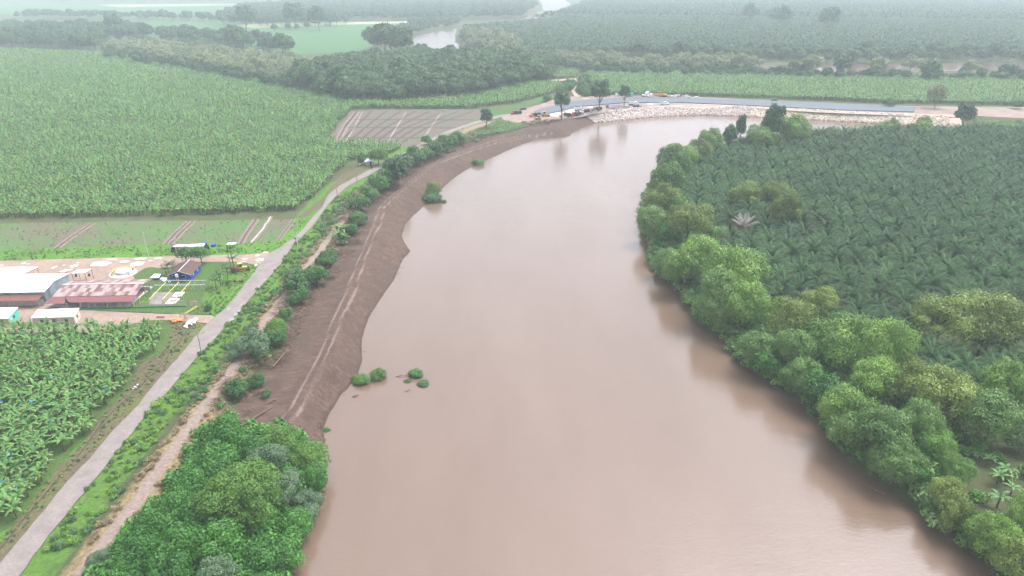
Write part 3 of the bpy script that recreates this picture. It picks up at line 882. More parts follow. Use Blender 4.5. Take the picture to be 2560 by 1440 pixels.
strip('dirt_track', [(1376, 202), (1425, 199), (1440, 198), (1444, 212), (1436, 228), (1446, 240), (1475, 248)], [(1380, 206), (1422, 203), (1432, 204), (1434, 214), (1428, 230), (1436, 243), (1462, 252)], M_TRACK, 0.9)
# yard puddles and road puddles, each its own pool
def pool(px, py, wpx, hpx, z=0.21, seed=0, mat=None):
    c = np.array(G(px, py)); a = np.array(G(px - wpx / 2, py)); b = np.array(G(px, py - hpx / 2)); r = random.Random(seed + px)
    rx, ry = abs(c[0] - a[0]), np.hypot(*(b - c)) if hpx else 1
    ph = r.uniform(0, 6)
    V = [(c[0], c[1], z)] + [(c[0] + rx * math.cos(t) * q, c[1] + ry * math.sin(t) * q, z) for t, q in [(2 * math.pi * k / 26, 0.82 + 0.22 * math.sin(2 * 2 * math.pi * k / 26 + ph) * math.cos(3 * 2 * math.pi * k / 26 + ph)) for k in range(26)]]
    me = bpy.data.meshes.new('puddle'); me.from_pydata(V, [], [(0, k + 1, (k + 1) % 26 + 1) for k in range(26)]); me.materials.append(mat or M_PUDDLE)
    tag(link('puddle', me), kind='structure')
for q in [(253, 660, 58, 14), (344, 660, 40, 13), (313, 655, 30, 6), (186, 666, 22, 8), (137, 669, 12, 8), (60, 659, 14, 5), (352, 648, 40, 6), (395, 647, 24, 5), (280, 650, 34, 4), (376, 653, 12, 3), (72, 661, 10, 3), (160, 664, 8, 3),
          (650, 650, 24, 10), (613, 648, 18, 5), (644, 640, 14, 5), (665, 632, 18, 4), (610, 655, 12, 4), (640, 664, 12, 4), (5, 664, 12, 3), (195, 658, 10, 3)]: pool(*q)
for q in [(572, 773, 12, 6), (580, 799, 16, 7), (590, 787, 12, 6), (598, 778, 9, 6), (604, 764, 10, 5), (664, 700, 9, 5), (647, 720, 9, 9), (560, 770, 14, 5), (500, 878, 10, 5), (534, 845, 9, 4), (440, 947, 14, 4), (405, 978, 6, 4), (283, 1130, 10, 4)]: pool(*q, mat=M_WETROAD)
for q in [(1385, 287, 50, 14), (1430, 281, 36, 12), (1650, 259, 60, 4), (1625, 262, 20, 4), (1690, 257, 22, 2.5), (1780, 262, 30, 2), (1475, 270, 20, 3)]: pool(q[0], q[1], q[2], q[3], 0.79)

# drains: low banks of earth with a trench line, each its own
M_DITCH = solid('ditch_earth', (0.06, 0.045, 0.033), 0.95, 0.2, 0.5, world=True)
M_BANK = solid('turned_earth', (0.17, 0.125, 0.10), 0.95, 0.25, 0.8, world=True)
def drain(px, wid=1.2, z=0.06, mat=None, bank=0.18, name='drain', bankmat=None):
    L = GA(px); q = [L[0]]
    for a, b in zip(L[:-1], L[1:]):
        k = max(2, int(np.hypot(*(b - a)) / 2))
        for i in range(1, k + 1): q.append(a + (b - a) * i / k)
    L = np.array(q); L += np.stack([wob(L, 3), wob(L, 3.7, 2)], 1) * 0.12
    t = np.gradient(L, axis=0); t /= np.hypot(*t.T)[:, None] + 1e-9; nn = np.stack([-t[:, 1], t[:, 0]], 1)
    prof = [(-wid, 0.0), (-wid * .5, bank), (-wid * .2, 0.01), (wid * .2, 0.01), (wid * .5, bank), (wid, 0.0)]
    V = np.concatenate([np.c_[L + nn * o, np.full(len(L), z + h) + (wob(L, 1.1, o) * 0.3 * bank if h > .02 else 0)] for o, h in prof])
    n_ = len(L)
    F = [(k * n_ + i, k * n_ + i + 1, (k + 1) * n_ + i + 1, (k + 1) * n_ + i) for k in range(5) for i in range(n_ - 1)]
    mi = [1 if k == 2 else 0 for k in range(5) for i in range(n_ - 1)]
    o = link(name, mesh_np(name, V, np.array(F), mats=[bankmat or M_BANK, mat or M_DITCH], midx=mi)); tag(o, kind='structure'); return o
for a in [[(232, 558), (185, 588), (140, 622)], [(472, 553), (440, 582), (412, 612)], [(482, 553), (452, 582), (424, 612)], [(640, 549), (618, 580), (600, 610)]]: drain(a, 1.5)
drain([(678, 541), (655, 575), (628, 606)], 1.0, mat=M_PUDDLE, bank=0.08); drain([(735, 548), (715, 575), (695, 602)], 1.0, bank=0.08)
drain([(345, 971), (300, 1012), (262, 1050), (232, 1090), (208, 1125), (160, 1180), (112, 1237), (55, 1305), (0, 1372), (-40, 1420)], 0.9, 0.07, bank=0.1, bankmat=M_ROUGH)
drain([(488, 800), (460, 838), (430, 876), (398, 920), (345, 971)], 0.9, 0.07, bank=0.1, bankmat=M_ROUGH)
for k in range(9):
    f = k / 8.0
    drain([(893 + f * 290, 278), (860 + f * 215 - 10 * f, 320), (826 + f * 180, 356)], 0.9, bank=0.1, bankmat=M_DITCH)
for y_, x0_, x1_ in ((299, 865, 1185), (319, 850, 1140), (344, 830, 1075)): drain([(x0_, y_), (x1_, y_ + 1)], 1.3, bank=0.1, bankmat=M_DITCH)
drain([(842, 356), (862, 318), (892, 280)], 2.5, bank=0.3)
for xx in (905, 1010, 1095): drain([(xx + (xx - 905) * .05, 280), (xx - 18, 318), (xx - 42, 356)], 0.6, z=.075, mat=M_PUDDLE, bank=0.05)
# far ground
sheet('crop_field', [(300, 52), (560, 52), (1040, 54), (1010, 72), (960, 92), (930, 112), (905, 128), (740, 138), (560, 112), (400, 98), (280, 78)], M_CROP, 0.3, 2, 30)
sheet('crop_field', [(-400, 48), (300, 52), (270, 62), (-400, 68)], M_CROP, 0.3, 2, 30)
sheet('stubble_field', [(560, 66), (610, 61), (1040, 53), (1035, 58), (880, 62), (760, 66), (640, 70)], solid('stubble', (0.28, 0.27, 0.16), 0.95, 0.15, 0.02, world=True), 0.5, 2, 30)
sheet('crop_field', [(-400, 8), (600, 12), (560, 32), (480, 40), (40, 36), (-400, 40)], M_CROP, 0.3, 4, 60)
sheet('stubble_field', [(240, 12), (590, 10), (596, 13), (300, 18)], MATS['stubble'], 0.5, 4, 60)
sheet('grass_strip', [(-300, 120), (0, 121), (120, 124), (255, 127), (258, 132), (180, 131), (0, 126), (-300, 126)], M_GRASS, 0.3, 1, 20)
FARR = [[(1028, 100), (1040, 90), (1070, 83), (1105, 78), (1142, 72), (1138, 88), (1138, 105), (1150, 116), (1175, 124), (1195, 130), (1165, 134), (1110, 128), (1060, 124), (1030, 112)],
        [(1290, 46), (1320, 38), (1358, 28), (1355, 10), (1345, -6), (1400, -8), (1420, 6), (1448, 16), (1425, 26), (1390, 32), (1370, 40), (1330, 49)],
        [(1895, 165), (2000, 161), (2150, 161), (2400, 157), (2760, 153), (2760, 178), (2480, 178), (2300, 180), (2180, 180), (2010, 180), (1920, 174)]]
for q in FARR: sheet('river', q, WATER, 0.4, 1.5, 12)

# ------------------------------------------------------------------ vegetation
# banana block beside the road: the plants one by one, nearest first, with their leaves as parts
BLOCK = GA([(-220, 828), (415, 824), (410, 845), (388, 880), (345, 908), (318, 960), (258, 1026), (236, 1070), (184, 1114), (138, 1166), (88, 1226), (66, 1262), (34, 1310), (-30, 1340), (-220, 1560)])
near_sp = fill(BLOCK, 2.55, 0.42, 0.35, 3)
okm, u_, v_, f_ = in_frame(near_sp, 2.5, 30)
near_sp = near_sp[okm]; f_ = f_[okm]
order = np.argsort(f_); near_sp = near_sp[order]
BLAB = 'green banana plant with arching split leaves in the block beside the concrete road'
bags = set(random.Random(5).sample(range(160), 14))
LEAF_M = [(m_) for m_ in BANANA_LEAVES]
r4 = random.Random(44)
gs = [0.9, 1.0, 1.1]
for i, (x, y) in enumerate(near_sp[:265]):
    s = r4.uniform(0.8, 1.15)
    with_bag = i in bags
    t = thing('banana_plant', 'banana plant with a blue plastic bag hung over its fruit bunch' if with_bag else BLAB, 'banana plant', (x, y, 0.02), r4.uniform(0, 6.28),
              'bagged banana plants in the block beside the road' if with_bag else 'banana plants in the block beside the road', s)
    link('pseudostem', BAN_STEM, t)
    if i < 110:
        for k in range(8):
            young = k >= 6
            lf = link('leaf', LEAF_M[(i + k) % 3], t, (0, 0, 2.1), (r4.uniform(-.15, .15), -r4.uniform(0.15, 0.3) if young else r4.uniform(-0.05, 0.45), k * 2.4 + r4.uniform(-.3, .3)), r4.uniform(0.85, 1.08))
    else: link('crown', BAN_CROWN[i % 5], t)
    if with_bag: link('fruit_bag', BAN_BAG, t, (1.15, -0.3, 2.5), (0, 0, 0), 1.6)
rest = near_sp[265:]
# the wide banana fields behind: past the three hundred, one object each
def field_plants(name, label, poly_px, step, jit, rz, seed, s0, s1, holes=(), meshes=None):
    L = GA(poly_px)
    q = fill(L, step, jit, rz, seed)
    ok, u, v, f = in_frame(q, 2.5, 40)
    q = q[ok]
    g = np.random.default_rng(seed)
    n_ = len(q); s = g.uniform(s0, s1, n_) * (1 + 0.12 * wob(q, 14, seed))
    ms = meshes or BAN_FAR
    tl = g.normal(size=(n_, 2)) * 0.06
    return scatter(name, np.c_[q, np.zeros(n_)], g.uniform(0, 6.28, n_), s, ms, g.integers(0, len(ms), n_), 'stuff', label, tl)
g4 = np.random.default_rng(4)
nr = len(rest)
scatter('banana_plants', np.c_[rest, np.full(nr, 0.02)], g4.uniform(0, 6.28, nr), g4.uniform(0.8, 1.12, nr), BAN_FAR, g4.integers(0, 5, nr), 'stuff', 'farther banana plants of the block beside the road, up to the white roofed sheds')
BIG = [(-60, 549), (0, 548), (400, 541), (740, 528), (790, 492), (838, 440), (868, 408), (900, 395), (935, 398), (1000, 376), (1004, 368), (935, 361), (808, 360), (876, 278), (905, 274), (1180, 272), (1290, 258), (1380, 236), (1402, 222), (1395, 210), (1340, 209),
       (1240, 228), (1100, 243), (980, 250), (900, 247), (850, 236), (760, 222), (600, 190), (430, 160), (260, 135), (0, 126), (-60, 126)]
NEARBIG = [p if p[1] > 330 else (p[0], 330) for p in BIG[:12]] + [(812, 357), (846, 310), (-60, 310)]
FARBIG = [(-60, 310), (846, 310), (876, 278)] + BIG[14:]
field_plants('banana_field', 'wide field of banana plants, the part nearest the two fallow strips', NEARBIG, 2.75, 0.55, 0.2, 5, 0.85, 1.15)
field_plants('banana_field', 'wide field of banana plants stretching back to the belt of pale trees', FARBIG, 3.3, 0.75, 0.2, 6, 1.0, 1.35)
RB = [(1472, 182), (1700, 184), (2100, 189), (2650, 198), (2650, 266), (2200, 258), (1900, 246), (1720, 240), (1560, 238), (1490, 238), (1462, 222), (1455, 205)]
field_plants('banana_field', 'light green banana field behind the grey embankment and the parked machines', RB, 3.1, 0.7, 0.1, 7, 1.0, 1.35)
field_plants('banana_field', 'small banana patch where the dirt track leaves the dark wood', [(1360, 166), (1440, 163), (1450, 180), (1440, 196), (1380, 198), (1365, 185)], 3.2, 0.7, 0.1, 8, 0.9, 1.2)
field_plants('vegetable_field', 'dark green vegetable plot between the track and the cleared bank', [(1165, 338), (1205, 322), (1250, 303), (1290, 312), (1318, 320), (1270, 334), (1200, 342)], 1.3, 0.25, 0.2, 9, 0.42, 0.6)

# oil palms on the river bend
penin = np.concatenate([PN, [[PN[-1][0] + 250, PN[-1][1]], [PN[0][0] + 400, PN[0][1] - 20]]])
sp = fill(penin, 7.7, 0.85, 0.25, 11)
dpn, _ = seg_dist(sp, PN)
ok, u, v, f = in_frame(sp, 6, 60)
edge_w = np.where(sp[:, 1] > 330, 10, np.where(sp[:, 1] > 260, 20, 22))
keep = ok & (dpn > edge_w) & ~((u > 2380) & (v > 1010)) & ~((v > 760) & (u > 2290) & (v < 830))
sp, f = sp[keep], f[keep]; o_ = np.argsort(f); sp = sp[o_]
DEAD = np.array(G(1855, 600, 0))
sp = sp[np.hypot(*(sp - DEAD).T) > 8.5]
PLAB = 'dark green oil palm with arching feathery fronds on the river bend'
r5 = random.Random(55)
for i, (x, y) in enumerate(sp[:295]):
    s = r5.uniform(0.9, 1.14)
    t = thing('oil_palm', PLAB, 'palm', (x, y, 0), r5.uniform(0, 6.28), 'oil palms crowded together on the river bend', s)
    link('trunk', PALM_TRUNK, t)
    if i < 55:
        for (az, up, ln) in palm_angles(26, i * 3):
            link('frond', PALM_FROND[min(7, max(0, int((up - 0.5) / 1.0 * 7.5)))], t, (0, 0, 3.6), (0, 0, az), ln)
    else: link('crown', PALM_CROWN[i % 4], t)
rp = sp[295:]; n_ = len(rp)
if n_: scatter('oil_palms', np.c_[rp, np.zeros(n_)], g4.uniform(0, 6.28, n_), g4.uniform(0.92, 1.12, n_), PALM_CROWN, g4.integers(0, 4, n_), 'stuff', 'farther oil palms of the river bend, up to the opposite bank')
M_DEADF = leafy('dead_frond', (0.20, 0.175, 0.155), (0.42, 0.38, 0.345), trans=0.1)
t = thing('oil_palm', 'dead oil palm with upright pale grey fronds among green palms', 'palm', (DEAD[0], DEAD[1], 0))
link('trunk', PALM_TRUNK, t)
for k in range(17):
    q = frond(5.6, k, 14, droop=0.5, rise=0.65 + 0.85 * k / 17, ll=0.9)
    link('frond', mesh_np('frond', q[0], q[1], M_DEADF, q[2]), t, (0, 0, 5.2), (0, 0, k * 2.4))
# undergrowth between and under the palms and along the bend
ug = fill(penin, 2.2, 0.7, 0, 13); dg, _ = seg_dist(ug, PN); ok, u, v, f = in_frame(ug, 1, 40)
ug = ug[ok & (dg > 0.8) & (dg < 24) & ~((u > 2370) & (v > 1090) & (v < 1290) & (g4.random(len(ug)) < 0.75))]; n_ = len(ug)
TREES_SM = [TREES['shrub'][0][k][0] for k in range(4)]
M_TUFT = []
for s in range(3):
    V, F, T, cs = crown_np(900 + s, 1.6, 1.6, 0.0, 7, 260, ll=0.6, lw=0.3, droop=0.2, lobe=0.45)
    M_TUFT.append((mesh_np('tuft', V, F, M_VINE, T), mesh_np('tuft', V, F, M_WEED, T), mesh_np('tuft', V, F, M_WEED2, T), mesh_np('tuft', V, F, M_DRY, T), mesh_np('tuft', V, F, M_WILLOW_G, T)))
scatter('undergrowth', np.c_[ug, land_h(ug)], g4.uniform(0, 6.28, n_), g4.uniform(0.7, 1.5, n_), [M_TUFT[0][0], M_TUFT[1][0], M_TUFT[2][4]], g4.integers(0, 3, n_), 'stuff', 'low green creepers and bushes under the trees of the river bend')

# trees of the right bank: crown centre in the photograph, crown radius there, kind, and what each one is
def put(cx, cy, rpx, key, label, hz=None, cat='tree', group=None, name=None, sz=1.0, var=None):
    R = TREES[key][1]
    zc = 5.5
    for _ in range(3):
        x, y = G(cx, cy, zc)
        f = y * math.cos(PITCH) - (zc - CAM_H) * math.sin(PITCH)
        s = rpx * f / FPX / R * (1.2 if key in ('willow', 'greywillow', 'olive') else 1.06)
        zc = hz if hz is not None else {'willow': 7.2, 'greywillow': 6.8, 'olive': 7, 'vine': 4.2, 'bright': 4.4, 'grey': 4.2, 'shrub': 2.1, 'forest': 7.5, 'pale': 6.6, 'tallround': 9.7, 'dome': 5.2, 'globe': 3}[key] * s * sz
    if key in ('willow', 'greywillow', 'olive'):
        p = np.array([[x, y]]); d, _ = seg_dist(p, PN)
        if inside(p, river_poly)[0] and d[0] < 12:
            k = np.argmin(np.hypot(*(PN - p).T)); y = y
            for _ in range(40):
                if not inside(np.array([[x, y]]), river_poly)[0]: break
                x += 0.5; y += 0.35
    return plant_tree(key, x, y, s, label, cat, group, name, sz=sz, var=var, z=(-4.5 if hz is not None and hz <= 0 else max(h1(x, y), -3.6)))
RT = [
 (1777, 356, 28, 'willow', 'small rounded tree at the far tip of the river bend, beside two slim dark ones'),
 (1743, 372, 30, 'olive', 'yellowish bushy tree on the far tip of the bend, second along the water'),
 (1712, 388, 32, 'willow', 'soft green tree on the bend where the shore turns toward the camera'),
 (1685, 412, 38, 'greywillow', 'broad greyish green tree overhanging the outer curve of the bend, upstream end'),
 (1668, 450, 42, 'greywillow', 'large greyish green tree on the outermost curve of the bend'),
 (1656, 496, 40, 'olive', 'olive toned tree bulging over the water above the westernmost point of the bend'),
 (1637, 540, 36, 'greywillow', 'westernmost tree of the bend, trailing its branches into the brown water'),
 (1690, 520, 38, 'vine', 'dark green tree wrapped in creepers behind the westernmost tree'),
 (1722, 552, 46, 'olive', 'brownish olive tree with thin foliage beside the dead palm'),
 (1672, 585, 30, 'vine', 'dark low tree in the notch of the shore left of the brownish tree'),
 (1650, 640, 32, 'greywillow', 'small drooping tree at the shore below the notch of dark foliage'),
 (1690, 655, 46, 'willow', 'rounded fresh green tree at the shore, left of the large double crown'),
 (1760, 632, 46, 'willow', 'light green tree crown behind the shore, below the bright bush'),
 (1793, 585, 26, 'bright', 'bright yellow green bush next to the dead grey palm'),
 (1848, 668, 66, 'willow', 'largest willow like tree of the bend, its big crown against the palms'),
 (1812, 722, 52, 'greywillow', 'grey green crown reaching the shore in front of the largest tree'),
 (1758, 762, 44, 'greywillow', 'tree with branches sweeping low over the water beside the largest crown'),
 (1866, 748, 52, 'willow', 'crown of fresh green beneath the largest tree, facing the palms'),
 (1864, 487, 34, 'olive', 'pale olive tree standing alone among the palms, farthest of a trio'),
 (1931, 487, 32, 'olive', 'middle one of three pale olive trees among the palms'),
 (1966, 530, 38, 'olive', 'nearest of three pale olive trees among the palms'),
 (2052, 752, 42, 'olive', 'yellow green upright tree right of the largest crown, top clear of palms'),
 (1985, 795, 52, 'olive', 'feathery yellow green tree between the largest crown and the wide crown'),
 (1858, 868, 42, 'greywillow', 'greyish low tree hanging over the water near the overhanging dark gap'),
 (1925, 880, 42, 'vine', 'dark tree smothered by creepers between two greyish willows'),
 (1990, 868, 44, 'greywillow', 'slender grey green tree just right of the creeper covered dark one'),
 (2110, 838, 64, 'willow', 'wide light green crown with many puffs, directly below the palm stand'),
 (2205, 868, 58, 'willow', 'light green crown ending beside the dark palms, right half of the wide pair'),
 (2360, 792, 62, 'olive', 'olive tree island amid the palms near the edge of the picture, left one'),
 (2490, 795, 68, 'olive', 'bright olive tree island amid the palms, right one at the picture edge'),
 (2440, 760, 40, 'olive', 'small olive crown tucked behind the two tree islands amid the palms'),
 (1985, 928, 42, 'greywillow', 'grey green tree leaning to the river below the feathery yellow green tree'),
 (2050, 955, 44, 'vine', 'dark creeper draped tree in the gap before the next willow group'),
 (2122, 992, 56, 'willow', 'tall willow like tree with drooping twigs at the middle of the near bank'),
 (2196, 938, 52, 'willow', 'light crown behind the middle of the near bank, below the palms'),
 (2282, 958, 50, 'olive', 'yellow green crown bordering the dark gap of palms'),
 (2374, 985, 66, 'olive', 'broad yellow green crown right under the dark gap of palms'),
 (2118, 1062, 46, 'greywillow', 'drooping grey green tree touching the water at the middle of the near bank'),
 (2208, 1072, 56, 'greywillow', 'large grey green tree standing in front of the broad yellow green crown'),
 (2236, 1136, 52, 'greywillow', 'drooping tree on the shore just before the bright creepers'),
 (2300, 1060, 46, 'greywillow', 'shaded grey green tree hidden behind the bright creepers'),
 (2340, 1115, 44, 'bright', 'tree covered in vivid green creepers above the near shore'),
 (2392, 1178, 40, 'bright', 'second tree of vivid green creepers, lower on the slope'),
 (2375, 1215, 40, 'olive', 'thin olive tree at the shore below the vivid creepers'),
 (2360, 1275, 42, 'olive', 'drooping olive tree whose twigs reach the brown water, near the branches afloat'),
 (2158, 1144, 24, 'greywillow', 'small bush at the waterline in front of the drooping shore tree'),
 (2484, 1046, 60, 'greywillow', 'tree with a clearly visible pale trunk beside the small clearing'),
 (2516, 970, 58, 'willow', 'pale feathery tree at the picture edge above the trunk tree'),
 (2556, 1110, 28, 'grey', 'silvery blue green small tree at the picture edge by the clearing'),
 (2440, 1290, 38, 'vine', 'dark green bush behind the shore beneath the clearing'),
 (2500, 1310, 52, 'willow', 'nearest rounded willow like tree at the bottom of the right bank'),
 (2525, 1390, 48, 'olive', 'last drooping tree of the right bank at the bottom corner'),
 (2575, 1280, 44, 'willow', 'half hidden tree at the picture edge above the bottom corner'),
 (2440, 1350, 30, 'greywillow', 'low bush at the waterline left of the nearest rounded tree'),
 (2300, 1180, 30, 'vine', 'dark bush at the waterline below the drooping shore tree'),
]
for q in RT: put(*q, cat='tree', name='riverside_tree')
put(1827, 338, 20, 'tallround', 'slim dark tree rising from the far tip of the bend, left of a pair', sz=1.15, name='riverside_tree')
put(1851, 328, 12, 'tallround', 'very thin dark tree wrapped in leaves, right of a pair on the bend tip', sz=1.9, name='riverside_tree')
put(1902, 343, 30, 'willow', 'pale tree on the far edge of the palms next to two loose crowned trees', name='riverside_tree')
put(1935, 318, 26, 'tallround', 'loose crowned tree showing the river through it, on the far edge of palms', sz=1.2, name='riverside_tree')
put(1982, 322, 34, 'willow', 'airy tree against the bright river on the far edge of palms', name='riverside_tree')
for k, (a, b, c) in enumerate([(2080, 318, 14), (2180, 310, 16), (2215, 318, 16), (2262, 308, 16), (2310, 322, 18), (2280, 325, 14)]):
    put(a, b, c, ['willow', 'olive'][k % 2], 'little light tree sticking out above the far row of palms', name='riverside_tree', group='light trees along the far edge of palms')
# bushes drooping over the waterline of the bend
eg = []
for a, b in zip(PN[:-1], PN[1:]):
    L = np.hypot(*(b - a)); nn_ = np.array([-(b - a)[1], (b - a)[0]]) / L
    for k in range(int(L / 1.1)): eg.append(a + (b - a) * (k + 0.5) * 1.1 / L + nn_ * g4.uniform(-2.6, 1.0))
eg = np.array(eg); eg = eg[in_frame(eg, 0, 20)[0]]; n_ = len(eg)
scatter('undergrowth', np.c_[eg, np.maximum(land_h(eg), -3.9) + g4.uniform(0, 0.8, n_)], g4.uniform(0, 6.28, n_), g4.uniform(0.8, 1.7, n_), [M_TUFT[0][0], M_TUFT[1][4], M_TUFT[2][4]], g4.integers(0, 3, n_), 'stuff', 'drooping bushes along the waterline of the river bend')
# the clearing with small banana plants
for k, (a, b, s) in enumerate([(2473, 1150, 0.8), (2497, 1195, 0.95), (2512, 1180, 1.0), (2498, 1252, 1.05), (2440, 1135, 0.6), (2530, 1225, 0.9)]):
    x, y = G(a, b, 1.5)
    t = thing('banana_plant', 'self sown banana plant in the small clearing of the right bank', 'banana plant', (x, y, h1(x, y)), k * 1.1, 'banana plants in the clearing of the right bank', s)
    link('pseudostem', BAN_STEM, t)
    for j in range(7): link('leaf', BANANA_LEAVES[j % 3], t, (0, 0, 2.1), (0, r4.uniform(-.1, .3), j * 2.4), 1.0)
for (a, b, s) in [(1850, 655, .9), (1870, 660, 1.0), (1905, 672, .8), (1888, 700, 0.9), (1800, 610, 1.0)]:
    x, y = G(a, b, 1.5)
    t = thing('banana_plant', 'light green banana plant wedged between the bend trees and the palms', 'banana plant', (x, y, 0), a, 'banana plants between bend trees and palms', s)
    link('pseudostem', BAN_STEM, t); link('crown', BAN_CROWN[a % 5], t)

# creeper covered trees at the bottom of the left bank
LT = [
 (602, 1255, 100, 'dome', 'big dome shaped tree with yellow green crown, largest on the near left bank'),
 (562, 1098, 52, 'vine', 'creeper covered hump at the upper end of the near thicket, beside the cleared soil'),
 (616, 1130, 46, 'vine', 'deep green creeper hump next to the corner of the cleared soil'),
 (545, 1165, 52, 'vine', 'creeper draped tree in the middle of the near thicket, above the dome tree'),
 (672, 1165, 46, 'grey', 'dull grey green tree behind the dome tree, in the middle of the thicket'),
 (700, 1205, 44, 'grey', 'bluish grey bush between the dome tree and the water'),
 (700, 1110, 42, 'bright', 'yellowish green bush on the thicket edge facing the bare soil'),
 (762, 1118, 46, 'bright', 'bright green bush at the water corner of the near thicket'),
 (775, 1160, 40, 'vine', 'bush leaning over the water below the bright corner bush'),
 (758, 1222, 40, 'grey', 'dusty green drooping shrub over the river, right of the dome tree'),
 (728, 1280, 44, 'vine', 'rounded creeper covered bush at the waterline right of the dome tree'),
 (700, 1340, 50, 'vine', 'dark creeper hump at the waterline below the dome tree'),
 (655, 1385, 56, 'vine', 'dark creeper hump near the bottom, between the water and middle humps'),
 (485, 1215, 48, 'vine', 'creeper hump at the path side, upper one'),
 (440, 1262, 50, 'vine', 'creeper hump at the path side where dry brown stalks end'),
 (500, 1290, 56, 'vine', 'leafy hump left of the dome tree'),
 (395, 1325, 50, 'vine', 'creeper hump along the sandy path, third from the top'),
 (450, 1370, 58, 'vine', 'wide creeper hump in the lower thicket, toward the path'),
 (545, 1360, 60, 'vine', 'wide dark hump directly below the dome tree'),
 (350, 1395, 50, 'vine', 'lowest creeper hump along the sandy path'),
 (250, 1415, 26, 'grey', 'small round grey green shrub touching the sandy path at the bottom'),
 (420, 1440, 58, 'vine', 'creeper hump cut by the bottom edge, toward the path'),
 (540, 1440, 56, 'grey', 'olive grey crown cut by the bottom edge'),
 (650, 1455, 52, 'vine', 'creeper hump cut by the bottom edge, at the water'),
 (310, 1450, 44, 'vine', 'leafy bush cut by the bottom edge beside the small round shrub'),
]
for q in LT: put(*q, name='creeper_covered_tree')
tk = GA([(505, 1095), (600, 1085), (700, 1090), (800, 1100), (800, 1150), (760, 1240), (720, 1300), (700, 1440), (700, 1540), (180, 1540), (260, 1440), (340, 1340), (420, 1250), (480, 1160)], 0)
ts = fill(tk, 1.7, 0.5, 0, 17); n_ = len(ts)
scatter('undergrowth', np.c_[ts, land_h(ts)], g4.uniform(0, 6.28, n_), g4.uniform(0.9, 1.7, n_), [M_TUFT[0][0], M_TUFT[1][0], M_TUFT[2][0]], g4.integers(0, 3, n_), 'stuff', 'low creepers filling the near thicket of the left bank')

# shrubs along the levee
LS = [
 (742, 722, 28, 'shrub', 'dark leafy tree on the levee, nearest of the clump above the log'), (765, 700, 26, 'shrub', 'dark leafy tree on the levee, second of the clump above the log'),
 (792, 690, 28, 'shrub', 'dense green tree on the levee beside the end of the sandy path gap'), (812, 655, 20, 'shrub', 'light green trailing shrub on the levee above the dense tree'),
 (748, 745, 24, 'shrub', 'shaggy shrub hanging over the cleared soil'), (690, 826, 26, 'bright', 'bright green upright bush by the bare soil, right of the grey green tree'),
 (688, 850, 24, 'shrub', 'leafy bush under the bright upright bush'), (638, 868, 44, 'grey', 'grey green feathery tree at the levee edge, above the sandy path'),
 (600, 885, 24, 'grey', 'low feathery shrub at the left foot of the grey green tree'), (592, 975, 26, 'shrub', 'leaning green shrub beside the sandy path, near the fallen branches'),
 (640, 955, 20, 'shrub', 'small shrub among dry stalks by the cleared soil'), (892, 548, 22, 'shrub', 'dark shrub on the levee just above the banana clump'),
 (880, 575, 18, 'shrub', 'small dark shrub on the levee beside the tall banana clump'),
 (900, 512, 24, 'shrub', 'dark green shrub on the levee, second above the banana clump'), (925, 488, 24, 'shrub', 'dense shrub on the levee between two yellow grass banks'),
 (950, 462, 26, 'shrub', 'bushy levee shrub beside the upper sandy stretch'), (972, 448, 26, 'shrub', 'bushy levee shrub just left of the broad dark levee trees'),
 (994, 430, 28, 'forest', 'broad dark tree on the levee opposite the roadside hut'), (983, 410, 24, 'forest', 'dark flat topped tree on the levee facing the hut'),
 (1010, 402, 24, 'forest', 'second dark tree on the levee past the hut'), (1040, 396, 24, 'shrub', 'green levee shrub past the two dark trees'),
 (1058, 384, 22, 'shrub', 'round levee shrub near the bend of the road'), (1083, 376, 22, 'shrub', 'leafy levee shrub where the road becomes dirt'),
 (1111, 362, 22, 'shrub', 'leafy shrub on the bank side of the dirt road'), (1130, 352, 18, 'shrub', 'low shrub beside the bare bank, second from the vegetable plot'),
 (1148, 346, 18, 'shrub', 'low shrub next to the vegetable plot'), (1066, 352, 12, 'shrub', 'small dark bush at the end of the paved road'),
 (1216, 296, 14, 'tallround', 'small tree with open crown beside the dirt road at the vegetable plot'), (1142, 336, 8, 'shrub', 'thin bush column at the corner of the vegetable plot'),
 (716, 790, 16, 'shrub', 'small bush halfway between the levee clump and the bright bush'), (666, 985, 12, 'shrub', 'little bush at the cleared soil edge'),
 (830, 640, 14, 'shrub', 'small bush under the tall banana clump'),
]
for q in LS: put(*q, name='levee_shrub', cat='shrub')
for k, (a, b, s) in enumerate([(850, 612, 1.5), (858, 600, 1.6), (845, 596, 1.3), (862, 612, 1.25)]):
    x, y = G(a, b, 0.5)
    t = thing('banana_plant', 'tall plant of the dark banana clump on the levee', 'banana plant', (x, y, h1(x, y)), k, 'tall banana clump on the levee', s)
    link('pseudostem', BAN_STEM, t)
    for j in range(8): link('leaf', BANANA_LEAVES[j % 3], t, (0, 0, 2.1), (0, r4.uniform(-.5, .1), j * 2.4), 1.0)
